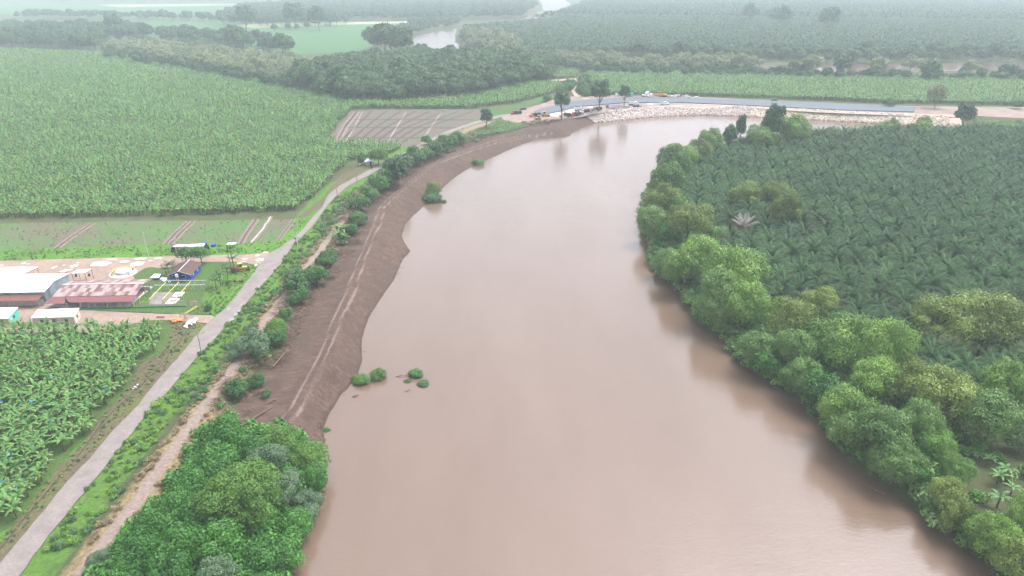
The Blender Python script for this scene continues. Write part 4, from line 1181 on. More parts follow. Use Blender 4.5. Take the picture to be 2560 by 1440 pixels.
# weeds: green slope between road and path, dry stalks along the path, bushes between path and cleared soil
Pw = fill(np.array([[-95., 88.], [-20., 88.], [-5., 250.], [40., 470.], [-10., 470.], [-95., 250.]]), 1.1, 0.35, 0, 21)
d1, _ = seg_dist(Pw, LB); d2, _ = seg_dist(Pw, PATH); d3, _ = seg_dist(Pw, road_c)
ok, u, v, f = in_frame(Pw, 0.5, 10)
roadpoly = np.concatenate([ROADL, ROADR[::-1]])
offroad = ~inside(Pw, roadpoly) & (d3 > 2.0)
wn_ = wob(Pw, 6.5, 2)
a_ = ok & offroad & (d2 > 2.2) & (d1 > d2) & (d3 < 10) & (g4.random(len(Pw)) < 0.42 + 0.40 * wn_)
b_ = ok & (d2 > 1.6) & (d2 < 3.6) & offroad & (g4.random(len(Pw)) < 0.55)
c_ = ok & (d1 < d2 + 30) & (d1 > 21.5) & (d2 > 2.2) & (d1 < 31) & (Pw[:, 1] > 128) & (g4.random(len(Pw)) < 0.38 + 0.3 * wn_)
roadside = (d1 < d3 + 0) 
def sc_set(name, m_, sel, meshes, smin, smax, label, zz=None):
    q = Pw[sel]; n_ = len(q)
    return scatter(name, np.c_[q, land_h(q) - 0.05], g4.uniform(0, 6.28, n_), g4.uniform(smin, smax, n_) * (1 + .3 * wob(q, 5)), meshes, g4.integers(0, len(meshes), n_), 'stuff', label)
lv = a_ & (np.sign((Pw - 0)[:, 0] * 0 + (d1 - d3)) > -2)
left_of_road = d1 > (d3 + d2) + 0.0
river_side = d1 < np.interp(Pw[:, 1], road_c[:, 1], seg_dist(road_c, LB)[0])
sc_set('weeds', None, a_ & river_side, [M_TUFT[0][1], M_TUFT[1][1], M_TUFT[2][2], M_TUFT[1][2], M_TUFT[0][1]], 0.18, 0.62, 'thick green weeds on the slope between the concrete road and the sandy path')
sc_set('dry_grass', None, b_, [M_TUFT[0][3], M_TUFT[1][3], M_TUFT[2][3]], 0.25, 0.55, 'dry yellow brown grass stalks along both sides of the sandy path')
sc_set('weeds', None, c_, [M_TUFT[0][2], M_TUFT[1][2], M_TUFT[2][3], M_TUFT[0][0]], 0.35, 0.9, 'tangled weeds between the sandy path and the cleared soil')
def tufts(name, px, step, share, smin, smax, ms, label, seed):
    q = fill(GA(px), step, step * .35, 0, seed); g = np.random.default_rng(seed)
    q = q[g.random(len(q)) < share * (0.6 + 0.8 * wob(q, 4, seed))]; n_ = len(q)
    scatter(name, np.c_[q, np.full(n_, 0.1)], g.uniform(0, 6.28, n_), g.uniform(smin, smax, n_), ms, g.integers(0, len(ms), n_), 'stuff', label)
GT = [M_TUFT[0][1], M_TUFT[1][1], M_TUFT[2][2]]
tufts('grass', [(520, 786), (500, 762), (528, 700), (560, 668), (590, 655), (640, 663), (643, 669), (633, 685), (598, 731), (562, 773), (535, 787)], 1.0, 0.7, 0.12, 0.3, GT, 'tussocky bright grass between the works compound and the road', 71)
tufts('grass', [(0, 628), (387, 614), (615, 611), (702, 603), (722, 579), (742, 550), (765, 548), (745, 583), (700, 615), (667, 628), (600, 635), (450, 639), (0, 652)], 1.1, 0.6, 0.12, 0.3, GT, 'tussocky bright grass along the yard edge', 72)
tufts('weeds', [(0, 560), (300, 555), (742, 549), (722, 578), (702, 600), (615, 609), (387, 612), (0, 625)], 1.6, 0.35, 0.08, 0.22, GT + [M_TUFT[0][3]], 'scattered weeds on the nearer fallow strip', 73)
# weeds on the dry verge left of the road
vg = GA([(430, 800), (510, 815), (470, 855), (430, 905), (390, 950), (335, 1016), (276, 1077), (216, 1148), (148, 1220), (58, 1332), (-10, 1405), (-60, 1480), (-60, 1400), (40, 1317), (72, 1270), (96, 1234), (146, 1172), (190, 1122), (244, 1076), (266, 1032), (328, 964), (353, 912), (398, 887), (426, 847)])
q = fill(vg, 0.9, 0.3, 0, 23); q = q[g4.random(len(q)) < 0.5]; n_ = len(q)
scatter('weeds', np.c_[q, np.zeros(n_)], g4.uniform(0, 6.28, n_), g4.uniform(0.1, 0.3, n_), [M_TUFT[0][3], M_TUFT[1][1], M_TUFT[2][2], M_TUFT[0][2]], g4.integers(0, 4, n_), 'stuff', 'sparse weeds on the rough verge between banana block and road')

# brushwood and roots heaped along the cleared soil
def brush(seed, n_=26, R=1.3):
    r = random.Random(seed); m = MB()
    for k in range(n_):
        a = r.uniform(0, 6.28); L = r.uniform(0.6, 1.9); p = Vector((r.uniform(-R, R), r.uniform(-R, R), r.uniform(0.05, 0.5)))
        d = Vector((math.cos(a), math.sin(a), r.uniform(-.1, .5))); w = r.uniform(0.025, 0.07)
        m.tube([tuple(p), tuple(p + d * L * .5 + Vector((0, 0, .1))), tuple(p + d * L)], [w, w * .8, w * .3], 3, cap=False)
    return m.mesh('brushwood', M_TWIG)
BR = [brush(s) for s in range(4)]
d_ok = ok & (al_ is not None)
alw = seg_dist(Pw, LB)[1]
br_ = ok & (d1 > 16.5) & (d1 < 25.5) & (alw > a0) & (alw < a1 - 30) & (g4.random(len(Pw)) < 0.26 + 0.2 * wob(Pw, 8, 5))
q = Pw[br_]; n_ = len(q)
scatter('brushwood', np.c_[q, land_h(q)], g4.uniform(0, 6.28, n_), g4.uniform(0.5, 1.2, n_), BR, g4.integers(0, 4, n_), 'stuff', 'brown uprooted twigs and roots heaped along the inner edge of the cleared soil')
sh = ok & (d1 > 0.3) & (d1 < 1.5) & (alw > a0) & (alw < a0 + 110) & (g4.random(len(Pw)) < 0.3)
q = Pw[sh]; n_ = len(q)
scatter('brushwood', np.c_[q, land_h(q)], g4.uniform(0, 6.28, n_), g4.uniform(0.25, 0.6, n_), BR, g4.integers(0, 4, n_), 'stuff', 'dark twigs and clods washed up along the foot of the bare bank')

# woods behind the big field
def wood(key, poly_px, step, n_max, label, group, name, smin, smax, seed, cat='tree', sz=1.0, zpx=6):
    q = fill(GA(poly_px, zpx), step, step * 0.22, 0.4, seed)
    ok, u, v, f = in_frame(q, 6, 60); q = q[ok]; q = q[np.argsort(q[:, 1])]
    r = random.Random(seed)
    for (x, y) in q[:n_max]:
        s = r.uniform(smin, smax)
        plant_tree(key, x, y, s, label, cat, group, name, z=0.0, rz=r.uniform(0, 6.28), sz=sz * r.uniform(.9, 1.15))
    rest = q[n_max:]; n_ = len(rest)
    if n_:
        g = np.random.default_rng(seed); ms = [v[0] for v in TREES[key][0]]
        scatter(name + 's', np.c_[rest, np.zeros(n_)], g.uniform(0, 6.28, n_), g.uniform(smin, smax, n_), ms, g.integers(0, len(ms), n_), 'stuff', 'the rest of: ' + label)
    return len(q)
wood('forest', [(735, 205), (800, 222), (880, 238), (1000, 240), (1110, 232), (1230, 216), (1320, 198), (1372, 192), (1385, 165), (1330, 152), (1200, 146), (1050, 150), (930, 150), (850, 158), (760, 178)], 10.5, 150,
     'dark round crowned tree of the wood behind the banana field', 'trees of the dark wood', 'forest_tree', 1.05, 1.75, 31)
wood('pale', [(262, 122), (420, 148), (560, 172), (700, 198), (740, 205), (800, 168), (740, 150), (600, 132), (420, 112), (275, 104)], 12.5, 110,
     'pale yellowish tree of the belt along the back of the banana field', 'pale trees of the belt', 'pale_tree', 0.95, 1.35, 32)
wood('forest', [(262, 136), (430, 160), (600, 190), (730, 216), (735, 206), (600, 178), (430, 150), (262, 127)], 13, 60,
     'dark low tree along the front foot of the pale tree belt', 'dark trees at the foot of the belt', 'belt_tree', 0.6, 0.9, 33)
wood('forest', [(-30, 108), (240, 118), (255, 100), (330, 92), (400, 88), (360, 72), (200, 66), (-30, 70)], 19, 90,
     'hazy tree of the wood at the far left corner of the field', 'trees of the hazy corner wood', 'corner_tree', 1.1, 1.8, 34)
wood('forest', [(400, 96), (520, 98), (620, 112), (720, 128), (735, 118), (640, 98), (520, 84), (400, 78)], 17, 40,
     'tree on the back edge of the pale belt against the mint field', 'trees at the back of the belt', 'back_tree', 1.0, 1.7, 35)
for (a, b, c, l_) in [(585, 82, 26, 'large lone tree standing in the mint green field'), (735, 40, 24, 'wide lone tree on the far field edge, left of two'), (795, 45, 24, 'wide lone tree on the far field edge, right of two'),
                      (712, 112, 22, 'large dark tree at the corner of the mint green field'), (282, 56, 24, 'big hazy tree above the corner wood'), (612, 44, 30, 'spreading tree at the head of the pale stubble strip'),
                      (685, 68, 8, 'first small bush on the pale stubble strip'), (720, 66, 7, 'second small bush on the pale stubble strip'), (742, 66, 6, 'third small bush on the pale stubble strip'), (768, 63, 7, 'last small bush on the pale stubble strip'),
                      (960, 102, 34, 'big dark tree by the hazy river loop, left'), (1000, 108, 34, 'big dark tree by the hazy river loop, middle'), (1050, 124, 17, 'dark tree just below the hazy river loop'), (1125, 130, 15, 'tree crown under the right arm of the river loop'),
                      (1875, 34, 20, 'lone broad tree rising from the far palm plain, left of three'), (1955, 42, 22, 'lone broad tree rising from the far palm plain, middle of three'), (2075, 50, 26, 'lone broad tree rising from the far palm plain, right of three'),
                      (935, 92, 22, 'tree on the river loop bank, upper left')]:
    put(a, b, c, 'forest', l_, name='lone_tree')
wood('forest', [(40, 40), (220, 42), (420, 46), (560, 50), (560, 44), (220, 34), (40, 34)], 26, 26, 'tree of the long hazy row across the far fields', 'trees of the hazy far row', 'far_tree', 1.0, 1.6, 36)
wood('forest', [(545, 60), (880, 58), (870, 46), (700, 42), (560, 46)], 26, 40, 'tree of the hazy grove beyond the mint green field', 'trees of the hazy grove', 'grove_tree', 1.2, 2.0, 37)
wood('forest', [(932, 112), (985, 102), (1022, 84), (1070, 70), (1140, 60), (1160, 48), (1060, 46), (1000, 62), (950, 86)], 20, 40, 'tree on the outer bank of the hazy river loop', 'trees outside the river loop', 'loop_tree', 0.7, 1.2, 38)
wood('pale', [(1162, 104), (1176, 116), (1215, 126), (1300, 130), (1290, 100), (1200, 78), (1170, 74)], 19, 50, 'pale green tree on the inner bank of the hazy river loop', 'trees inside the river loop', 'loop_tree', 1.0, 1.6, 39)
wood('pale', [(1290, 140), (1400, 132), (1600, 150), (1780, 140), (1900, 150), (1900, 160), (1700, 166), (1480, 164), (1420, 160), (1330, 152)], 13, 110,
     'light green tree in the bushy belt behind the right banana field', 'light trees of the right belt', 'belt_tree', 0.7, 1.25, 40)
wood('forest', [(1385, 160), (1480, 172), (1700, 178), (1900, 180), (2100, 184), (2600, 192), (2600, 182), (2100, 178), (1900, 170), (1600, 160), (1450, 150)], 11, 110,
     'dark green bush tree along the back edge of the right banana field', 'dark trees behind the right field', 'belt_tree', 0.5, 0.85, 41)
wood('forest', [(1500, 128), (1700, 134), (1900, 138), (2150, 148), (2600, 142), (2600, 128), (2200, 128), (1900, 122), (1600, 118)], 17, 120,
     'hazy tree beyond the narrow brown river arm', 'trees beyond the river arm', 'river_arm_tree', 0.8, 1.4, 42)
for k, (a, b, c) in enumerate([(2028, 158, 26), (2105, 162, 22), (2200, 165, 24), (2330, 168, 24), (2430, 166, 20), (1985, 168, 14), (2280, 156, 20), (2520, 172, 20)]):
    put(a, b, c, ['pale', 'forest'][k % 2], ['pale spreading tree with a white trunk at the left part of the river arm', 'dark tree right of the white trunked one, in front of the river arm', 'pale round tree before the middle of the river arm', 'dark wide tree between the round pale tree and the bushes of the arm', 'pale tree near the picture edge before the river arm', 'small dark tree at the left tip of the river arm', 'slim pale tree half across the river arm', 'dark tree at the picture edge before the river arm'][k], name='river_arm_tree', group='trees on the near side of the river arm')
# palm plain far right, and hedges
def plain(name, label, px, step, seed, s0, s1, meshes, jit=0.3):
    q = fill(GA(px, 3), step, step * jit, 0.3, seed); ok, u, v, f = in_frame(q, 4, 30); q = q[ok]; n_ = len(q); g = np.random.default_rng(seed)
    return scatter(name, np.c_[q, np.zeros(n_)], g.uniform(0, 6.28, n_), g.uniform(s0, s1, n_), meshes, g.integers(0, len(meshes), n_), 'stuff', label)
plain('oil_palms', 'hazy plain of oil palms beyond the light tree belt', [(1180, 126), (1300, 132), (1500, 134), (1900, 142), (2600, 136), (2600, 60), (1450, 44), (1330, 56), (1160, 72), (1150, 100)], 9.5, 51, 1.2, 1.5, PALM_FAR)
plain('oil_palms', 'farthest oil palms fading into white haze', [(1330, 54), (1450, 44), (2600, 60), (2600, -12), (1470, -12), (1460, 14), (1400, 40)], 17, 52, 2.0, 2.6, PALM_FAR)
FT = [TREES['forest'][0][k][0] for k in range(3)]
plain('far_woods', 'dim wooded band along the far fields near the top of the picture', [(560, 42), (1040, 50), (1300, 44), (1340, 20), (1320, -10), (900, 4), (600, 20)], 24, 53, 1.2, 1.9, FT, 0.2)
plain('far_woods', 'faint tree line at the upper left haze', [(-100, -2), (500, 2), (900, -6), (900, -14), (-100, -12)], 34, 54, 1.5, 2.6, FT, 0.2)
# beside the works: hedge of bushes and three tall trees
for q in [(1405, 258, 20, 'tallround', 'dark tree with bare lower trunk beside the white puddle of the works'), (1500, 236, 22, 'tallround', 'tallest dark tree on the works, its crown over the grey embankment'), (1562, 236, 14, 'tallround', 'slim dark tree on the works right of the tallest one')]:
    put(*q, sz=1.05, name='tall_tree')
put(2345, 236, 22, 'pale', 'thin airy tree at the right end of the grey embankment', sz=1.3, name='tall_tree')
put(2418, 272, 22, 'tallround', 'dark creeper clad tree near the right end of the works', name='tall_tree')
put(2222, 256, 14, 'shrub', 'dark bush at the field edge behind the embankment end', name='field_bush', cat='shrub')
put(2545, 262, 14, 'shrub', 'dark bush at the picture edge behind the bare strip', name='field_bush', cat='shrub')
wood('shrub', [(1345, 262), (1375, 248), (1405, 232), (1440, 222), (1432, 208), (1410, 214), (1395, 236), (1350, 254)], 5, 40, 'leafy bush in the hedge between the small field and the works', 'hedge bushes by the works', 'hedge_bush', 0.9, 1.5, 61, cat='shrub', zpx=1)
wood('shrub', [(1446, 206), (1470, 190), (1476, 215), (1486, 238), (1466, 244), (1448, 226)], 5, 40, 'leafy bush along the bend of the dirt track', 'bushes along the dirt track', 'hedge_bush', 0.9, 1.6, 62, cat='shrub', zpx=1)
plain('undergrowth', 'low grass and bushes along the far bank, past the end of the stones', [(2440, 296), (2760, 300), (2760, 314), (2440, 308)], 2.5, 66, 0.8, 1.6, [M_TUFT[0][1], M_TUFT[1][2]], .2)
# plants standing in the water
put(1080, 496, 24, 'shrub', 'flooded dark bush at the foot of the bank, with slim yellow green stems', hz=-2.9, name='flooded_bush', cat='shrub', sz=0.55)
put(1084, 474, 17, 'olive', 'slim yellow green sapling rising from the flooded bush', hz=0.0, name='flooded_sapling')
put(1106, 500, 9, 'shrub', 'small floating bush on a branch beside the flooded sapling', hz=-3.0, name='flooded_bush', cat='shrub', sz=0.55)
put(1196, 408, 15, 'bright', 'yellow green bush on a low mound at the waterline of the bend', hz=-3.2, name='flooded_bush', cat='shrub', sz=0.55)
put(905, 948, 22, 'bright', 'leafy green bush fallen into the water at the bare bank, left part', hz=-3.2, name='flooded_bush', cat='shrub', sz=0.55)
put(945, 936, 22, 'bright', 'leafy green bush standing in the water at the bare bank, right part', hz=-3.1, name='flooded_bush', cat='shrub', sz=0.55)
for a, b, c, l_ in [(1040, 932, 17, 'largest leafy cluster of the branches lying in the river'), (1058, 955, 13, 'lower leafy cluster of the branches lying in the river'), (1018, 948, 9, 'small leafy cluster of the branches in the river, toward the bank'), (912, 873, 5, 'tiny green tuft floating off the bare bank'), (815, 1070, 9, 'grey green tuft at the water by the corner of the thicket')]:
    put(a, b, c, 'shrub', l_, hz=-3.4, name='floating_branch', cat='branch', sz=0.6)

# ------------------------------------------------------------------ things people made: materials
M_WHITE = solid('white_sheet', (0.78, 0.79, 0.80), 0.5, 0.05, 0.4, c2=(0.66, 0.68, 0.70))
M_GREYROOF = solid('grey_sheet', (0.50, 0.51, 0.53), 0.5, 0.1, 0.4)
M_GREYWALL = solid('grey_panel', (0.19, 0.215, 0.235), 0.6, 0.2, 0.7, objvar=0.28)
M_MAROON = solid('maroon_sheet', (0.17, 0.065, 0.06), 0.6, 0.2, 1.2)
M_BROWNROOF = solid('brown_roof', (0.085, 0.042, 0.035), 0.6, 0.2, 1.5, objvar=0.15)
M_BLUE = solid('blue_paint', (0.012, 0.07, 0.34), 0.6, 0.12, 0.8)
M_BLUETARP = solid('blue_tarpaulin', (0.03, 0.12, 0.50), 0.5, 0.2, 1.5)
M_YELLOW = solid('yellow_paint', (0.50, 0.40, 0.10), 0.5, 0.15, 1.5)
M_CREAM = solid('cream_wall', (0.50, 0.46, 0.33), 0.8, 0.12, 1.0)
M_LYEL = solid('yellow_wall', (0.50, 0.48, 0.20), 0.8, 0.12, 1.0)
M_TEAL = solid('teal_wall', (0.08, 0.42, 0.33), 0.8, 0.12, 1.0)
M_GREEN = solid('green_paint', (0.05, 0.20, 0.12), 0.6, 0.2, 1.0)
M_DARK = solid('dark_metal', (0.03, 0.03, 0.032), 0.5, 0.2, 2.0)
M_GLASS = solid('dark_glass', (0.03, 0.035, 0.04), 0.1, 0.1, 1.0, spec=0.8)
M_RUST = solid('rusty_metal', (0.16, 0.07, 0.045), 0.85, 0.35, 2.5)
M_RED = solid('red_paint', (0.38, 0.03, 0.025), 0.4, 0.12, 1.5)
M_ORANGE = solid('orange_paint', (0.48, 0.19, 0.08), 0.45, 0.15, 1.5)
M_MACH = solid('machine_yellow', (0.60, 0.34, 0.06), 0.5, 0.2, 1.5)
M_VWHITE = solid('white_paint', (0.75, 0.75, 0.74), 0.35, 0.06, 1.5)
M_VBLUE = solid('navy_paint', (0.03, 0.045, 0.10), 0.35, 0.15, 1.5)
M_TYRE = solid('tyre_rubber', (0.02, 0.02, 0.02), 0.8, 0.2, 2.0)
M_WOOD = solid('weathered_pole', (0.30, 0.26, 0.21), 0.9, 0.2, 3.0)
M_CPOLE = solid('concrete_pole', (0.45, 0.44, 0.42), 0.9, 0.12, 2.0)
M_BAGS = solid('white_sacks', (0.70, 0.72, 0.69), 0.6, 0.12, 3.0)
M_ONET = solid('orange_netting', (0.75, 0.23, 0.08), 0.6, 0.25, 3.0)
M_ROCK = solid('quarry_stone', (0.50, 0.42, 0.375), 0.9, 0.2, 0.8, objvar=0.25, bump=0.2)
M_ROCK2 = solid('pale_stone', (0.56, 0.48, 0.37), 0.9, 0.15, 0.8, objvar=0.2, bump=0.2)

def sheet_mat():
    """Old corrugated sheets: each one somewhere between pale zinc and deep rust, streaked down the slope."""
    m, n, l = nodes_of('old_sheets')
    out = n.new('ShaderNodeOutputMaterial'); p = n.new('ShaderNodeBsdfPrincipled')
    oi = n.new('ShaderNodeObjectInfo'); g = n.new('ShaderNodeNewGeometry')
    st = noise_at(n, l, g.outputs['Position'], 1.0, 5, 0.7, (3.5, 0.6, 0.6))
    a = n.new('ShaderNodeMath'); a.operation = 'ADD'; l.new(oi.outputs['Random'], a.inputs[0]); l.new(st, a.inputs[1])
    c = mixc(n, l, ramp(n, l, a.outputs[0], 0.75, 1.3), (0.31, 0.225, 0.205), (0.135, 0.06, 0.055))
    l.new(c, p.inputs['Base Color']); p.inputs['Roughness'].default_value = 0.6
    l.new(p.outputs[0], out.inputs[0]); return m
M_SHEETS = sheet_mat()

def quad_slab(c, th=0.06, m=None):
    """A sheet with thickness from its four corners, top face as given."""
    c = [Vector(p) for p in c]
    nn = (c[1] - c[0]).cross(c[3] - c[0]).normalized()
    if nn.z < 0: nn = -nn; c = [c[0], c[3], c[2], c[1]]
    lo = [p - nn * th for p in c]
    mb = MB(); mb.add([tuple(p) for p in c + lo], [(0, 1, 2, 3), (7, 6, 5, 4), (0, 4, 5, 1), (1, 5, 6, 2), (2, 6, 7, 3), (3, 7, 4, 0)])
    return mb
def g3(px, py, z): x, y = G(px, py, z); return Vector((x, y, z))
def rel(v, o): return (v[0] - o[0], v[1] - o[1], v[2] - o[2])
def lerp(a, b, t): return a + (b - a) * t

def sheets_over(root, corners, nx_, ny_, mat, name='roof_sheet', th=0.05, gap=0.985, lift=0.02):
    """Roof of nx_ x ny_ lapped sheets between four corners (near left, near right, far right, far left)."""
    o = root.location; a, b, c, d = [Vector(p) for p in corners]; r = random.Random(nx_ * 7 + ny_)
    for i in range(nx_):
        for j in range(ny_):
            u0, u1, v0, v1 = i / nx_, (i + gap) / nx_, j / ny_, min(1, (j + 1.04) / ny_)
            q = [lerp(lerp(a, b, u), lerp(d, c, u), v) for u, v in ((u0, v0), (u1, v0), (u1, v1), (u0, v1))]
            dz = lift * (ny_ - j) * 0.5 + r.uniform(0, 0.02)
            q = [Vector((p.x - o.x, p.y - o.y, p.z - o.z + dz)) for p in q]
            quad_slab(q, th).build(name, mat, root)

# white warehouse with grey panelled walls
A = g3(109, 729, 4.0); RDG = g3(130, 703, 5.0); B = g3(177, 684, 4.1)
ux = Vector((math.cos(math.radians(2.5)), math.sin(math.radians(2.5)), 0)); vy = Vector((-ux.y, ux.x, 0))
dep = (B - A).dot(vy); dr = (RDG - A).dot(vy); WL = 34.0
wh = thing('warehouse', 'white roofed warehouse with grey panelled walls at the left edge of the yard', 'warehouse', (A.x, A.y, 0))
O = Vector((A.x, A.y, 0))
def W(u, v, z): return ux * u + vy * v + Vector((0, 0, z))
quad_slab([W(-WL, -.25, 4.0), W(0.3, -.25, 4.0), W(0.3, dr, 5.0), W(-WL, dr, 5.0)], 0.08).build('roof', M_WHITE, wh)
quad_slab([W(-WL, dr, 5.0), W(0.3, dr, 5.0), W(0.3, dep + .25, 4.1), W(-WL, dep + .25, 4.1)], 0.08).build('roof', M_WHITE, wh)
for k in range(17):
    a_, b_ = -k * 1.1, -(k + 1) * 1.1 + 0.04
    quad_slab([W(a_, 0, 0), W(b_, 0, 0), W(b_, 0, 3.9), W(a_, 0, 3.9)], 0.05 + 0.03 * (k % 2)).build('wall_panel', M_GREYWALL, wh)
quad_slab([W(-WL, 0, 0), W(-18.8, 0, 0), W(-18.8, 0, 3.9), W(-WL, 0, 3.9)], 0.05).build('wall_panel', M_GREYWALL, wh)
ns = 9
for k in range(ns):
    v0, v1 = dep * k / ns, dep * (k + 1) / ns - 0.04
    zz = lambda v: (4.0 + (5.0 - 4.0) * v / dr if v < dr else 5.0 - 0.9 * (v - dr) / (dep - dr)) - 0.1
    quad_slab([W(0, v0, 0), W(0, v1, 0), W(0, v1, zz(v1)), W(0, v0, zz(v0))], 0.05 + 0.03 * (k % 2)).build('wall_panel', M_GREYWALL, wh)
quad_slab([W(-WL, dep, 0), W(0, dep, 0), W(0, dep, 4.0), W(-WL, dep, 4.0)], 0.05).build('rear_wall', M_GREYWALL, wh)
MB().tube([tuple(W(-4.6, dr - 0.4, 5.02)), tuple(W(-3.9, 0.9, 4.3))], 0.12, 5).build('roof_vent', M_GREYROOF, wh)
quad_slab([W(-WL, -3.0, 2.45), W(-0.2, -3.0, 2.45), W(-0.2, -1.4, 2.9), W(-WL, -1.4, 2.9)], 0.06).build('lean_to_roof', M_MAROON, wh)
quad_slab([W(-WL, -1.4, 2.92), W(-0.2, -1.4, 2.92), W(-0.2, -0.1, 3.2), W(-WL, -0.1, 3.2)], 0.06).build('lean_to_roof', M_RUST, wh)
for k in range(8): MB().box(tuple(W(-0.5 - k * 3.2, -2.9, 1.2)), (0.12, 0.12, 2.4)).build('post', M_WOOD, wh)
MB().box(tuple(W(-WL / 2, -1.3, 1.0)), (WL, 0.12, 2.0), rz=math.radians(2.5)).build('low_wall', M_CONC, wh)

# packing shed under the patched rusty roof
e1, e2 = g3(130, 742, 2.8), g3(340, 738, 2.8)
r1, r2 = g3(156, 712, 4.0), g3(359, 709, 4.0)
f1, f2 = g3(176, 703, 3.0), g3(384, 697, 3.0)
pk = thing('packing_shed', 'long open shed with a patchwork roof of rusty and pale sheets and a maroon eave', 'shed', (e2.x, e2.y, 0))
sheets_over(pk, [e1, e2, r2, r1], 20, 3, M_SHEETS)
sheets_over(pk, [r1, r2, f2, f1], 20, 2, M_SHEETS)
MB().tube([rel(r1 + Vector((0, 0, .12)), pk.location), rel(r2 + Vector((0, 0, .12)), pk.location)], 0.16, 6).build('ridge_cap', M_WHITE, pk)
l1, l2, l3 = g3(108, 759, 2.2), g3(162, 759, 2.2), g3(332, 754, 2.25)
def sl(c, nm, mt, th=0.05): quad_slab([rel(Vector(p), pk.location) for p in c], th).build(nm, mt, pk)
m1 = lerp(e1, e2, 0.14)
sl([l1, l2, m1 + Vector((0.3, 0, -0.06)), e1 + Vector((0, 0, -0.06))], 'eave_sheet', M_MAROON)
k1 = g3(172, 756, 2.3)
sl([k1, l3, e2 + Vector((0, 0, -.07)), m1 + Vector((.3, 0, -.07))], 'eave_sheet', M_MAROON)
px0, px1 = min(e1.x, l1.x), e2.x - 0.6
for k in range(6):
    x = lerp(l2, l3, k / 5.0 * 0.985 + 0.01); MB().box((x.x - pk.location.x, x.y - pk.location.y + 0.3, 1.1), (0.16, 0.16, 2.2)).build('post', M_YELLOW if k > 2 else M_WOOD, pk)
for k in range(5):
    x = lerp(r1, r2, k / 4.0 * 0.97 + 0.02); MB().box((x.x - pk.location.x, x.y - pk.location.y, 1.9), (0.16, 0.16, 3.8)).build('post', M_WOOD, pk)
for k in range(5):
    x = lerp(f1, f2, k / 4.0 * 0.97 + 0.01); MB().box((x.x - pk.location.x, x.y - pk.location.y - .3, 1.4), (0.16, 0.16, 2.8)).build('post', M_WOOD, pk)
MB().box((-12, 8.6, 0.7), (23, 0.14, 1.4), rz=0.045).build('half_wall', M_CONC, pk)
for k in range(5): MB().box((-21 + k * 4.3, 3.2, 0.45), (2.6, 1.5, 0.9)).build('washing_tank', M_GREYROOF, pk)
sheet('concrete_floor', [(150, 770), (322, 769), (384, 718), (352, 717), (190, 715), (120, 765)], M_CONC, 0.2, 0.0, 3)

# sheds at the banana block
def simple_shed(name, label, corners, zr, mw, mroof, mside=None, win=True, roofn=6):
    a, b, c, d = [g3(px, py, zr + dz) for px, py, dz in corners]
    t = thing(name, label, 'shed', ((a.x + b.x) / 2, (a.y + d.y) / 2, 0)); o = t.location
    sheets_over(t, [a, b, c, d], roofn, 1, mroof, gap=0.99)
    i_ = 0.25
    P4 = [Vector((a.x + i_, a.y + i_, 0)), Vector((b.x - i_, b.y + i_, 0)), Vector((c.x - i_, c.y - i_, 0)), Vector((d.x + i_, d.y - i_, 0))]
    for k, nm in enumerate(('wall', 'wall', 'wall', 'wall')):
        p, q = P4[k], P4[(k + 1) % 4]; ztop = zr - 0.15
        ang = math.atan2(q.y - p.y, q.x - p.x); L = (q - p).length
        MB().box(((p.x + q.x) / 2 - o.x, (p.y + q.y) / 2 - o.y, ztop / 2), (L, 0.12, ztop), rz=ang).build(nm, (mside or mw) if k == 1 else mw, t)
        if win and k in (0, 1):
            for f in ((0.5,) if k == 1 else (0.2, 0.5, 0.8)):
                w = p + (q - p) * f; nrm = Vector((math.sin(ang), -math.cos(ang), 0)) * 0.075
                MB().box((w.x - o.x + nrm.x, w.y - o.y + nrm.y, 1.5), (0.9, 0.06, 0.8), rz=ang).build('window', M_GLASS, t)
        if k == 1:
            w = p + (q - p) * 0.2; nrm = Vector((math.sin(ang), -math.cos(ang), 0)) * 0.08
            MB().box((w.x - o.x + nrm.x, w.y - o.y + nrm.y, 1.0), (0.8, 0.05, 1.9), rz=ang).build('door', M_WHITE, t)
    return t
simple_shed('shed', 'cream walled shed with a bright white roof, half behind the banana block', [(77, 795, 0), (184, 792, 0), (199, 770, .3), (94, 774, .3)], 2.6, M_CREAM, M_WHITE, roofn=10)
simple_shed('shed', 'yellow and teal shed with a white roof at the left picture edge', [(-70, 798, 0), (20, 796, 0), (46, 768, .3), (-45, 769, .3)], 2.6, M_LYEL, M_WHITE, M_TEAL, roofn=8)
def open_roof(label, corners, zr, mroof, nposts=4, name='open_shed', roofn=5, extra=None):
    a, b, c, d = [g3(px, py, zr + dz) for px, py, dz in corners]
    t = thing(name, label, 'open shed', ((a.x + b.x) / 2, (a.y + d.y) / 2, 0)); o = t.location
    sheets_over(t, [a, b, c, d], roofn, 1, mroof, gap=0.99)
    for (p, q) in ((a, b), (d, c)):
        for k in range(nposts):
            w = lerp(p, q, 0.03 + 0.94 * k / (nposts - 1)); z = w.z - 0.05
            MB().tube([(w.x - o.x, w.y - o.y, 0), (w.x - o.x, w.y - o.y, z)], 0.07, 5).build('post', M_DARK, t)
    for (p, q) in ((a, d), (b, c)):
        MB().tube([(p.x - o.x, p.y - o.y, p.z - .12), (q.x - o.x, q.y - o.y, q.z - .12)], 0.06, 4).build('beam', M_DARK, t)
    return t
open_roof('open shed with a wide grey roof behind the warehouse', [(-80, 686, 0), (58, 685, 0), (97, 667, 0), (-60, 668, 0)], 3.6, M_GREYROOF, 5, roofn=12)
open_roof('small open shelter with a tilted white roof on thin legs beside the warehouse', [(178, 683, 0), (212, 682, 0), (229, 672, .5), (193, 674, .5)], 3.0, M_WHITE, 2, roofn=4)
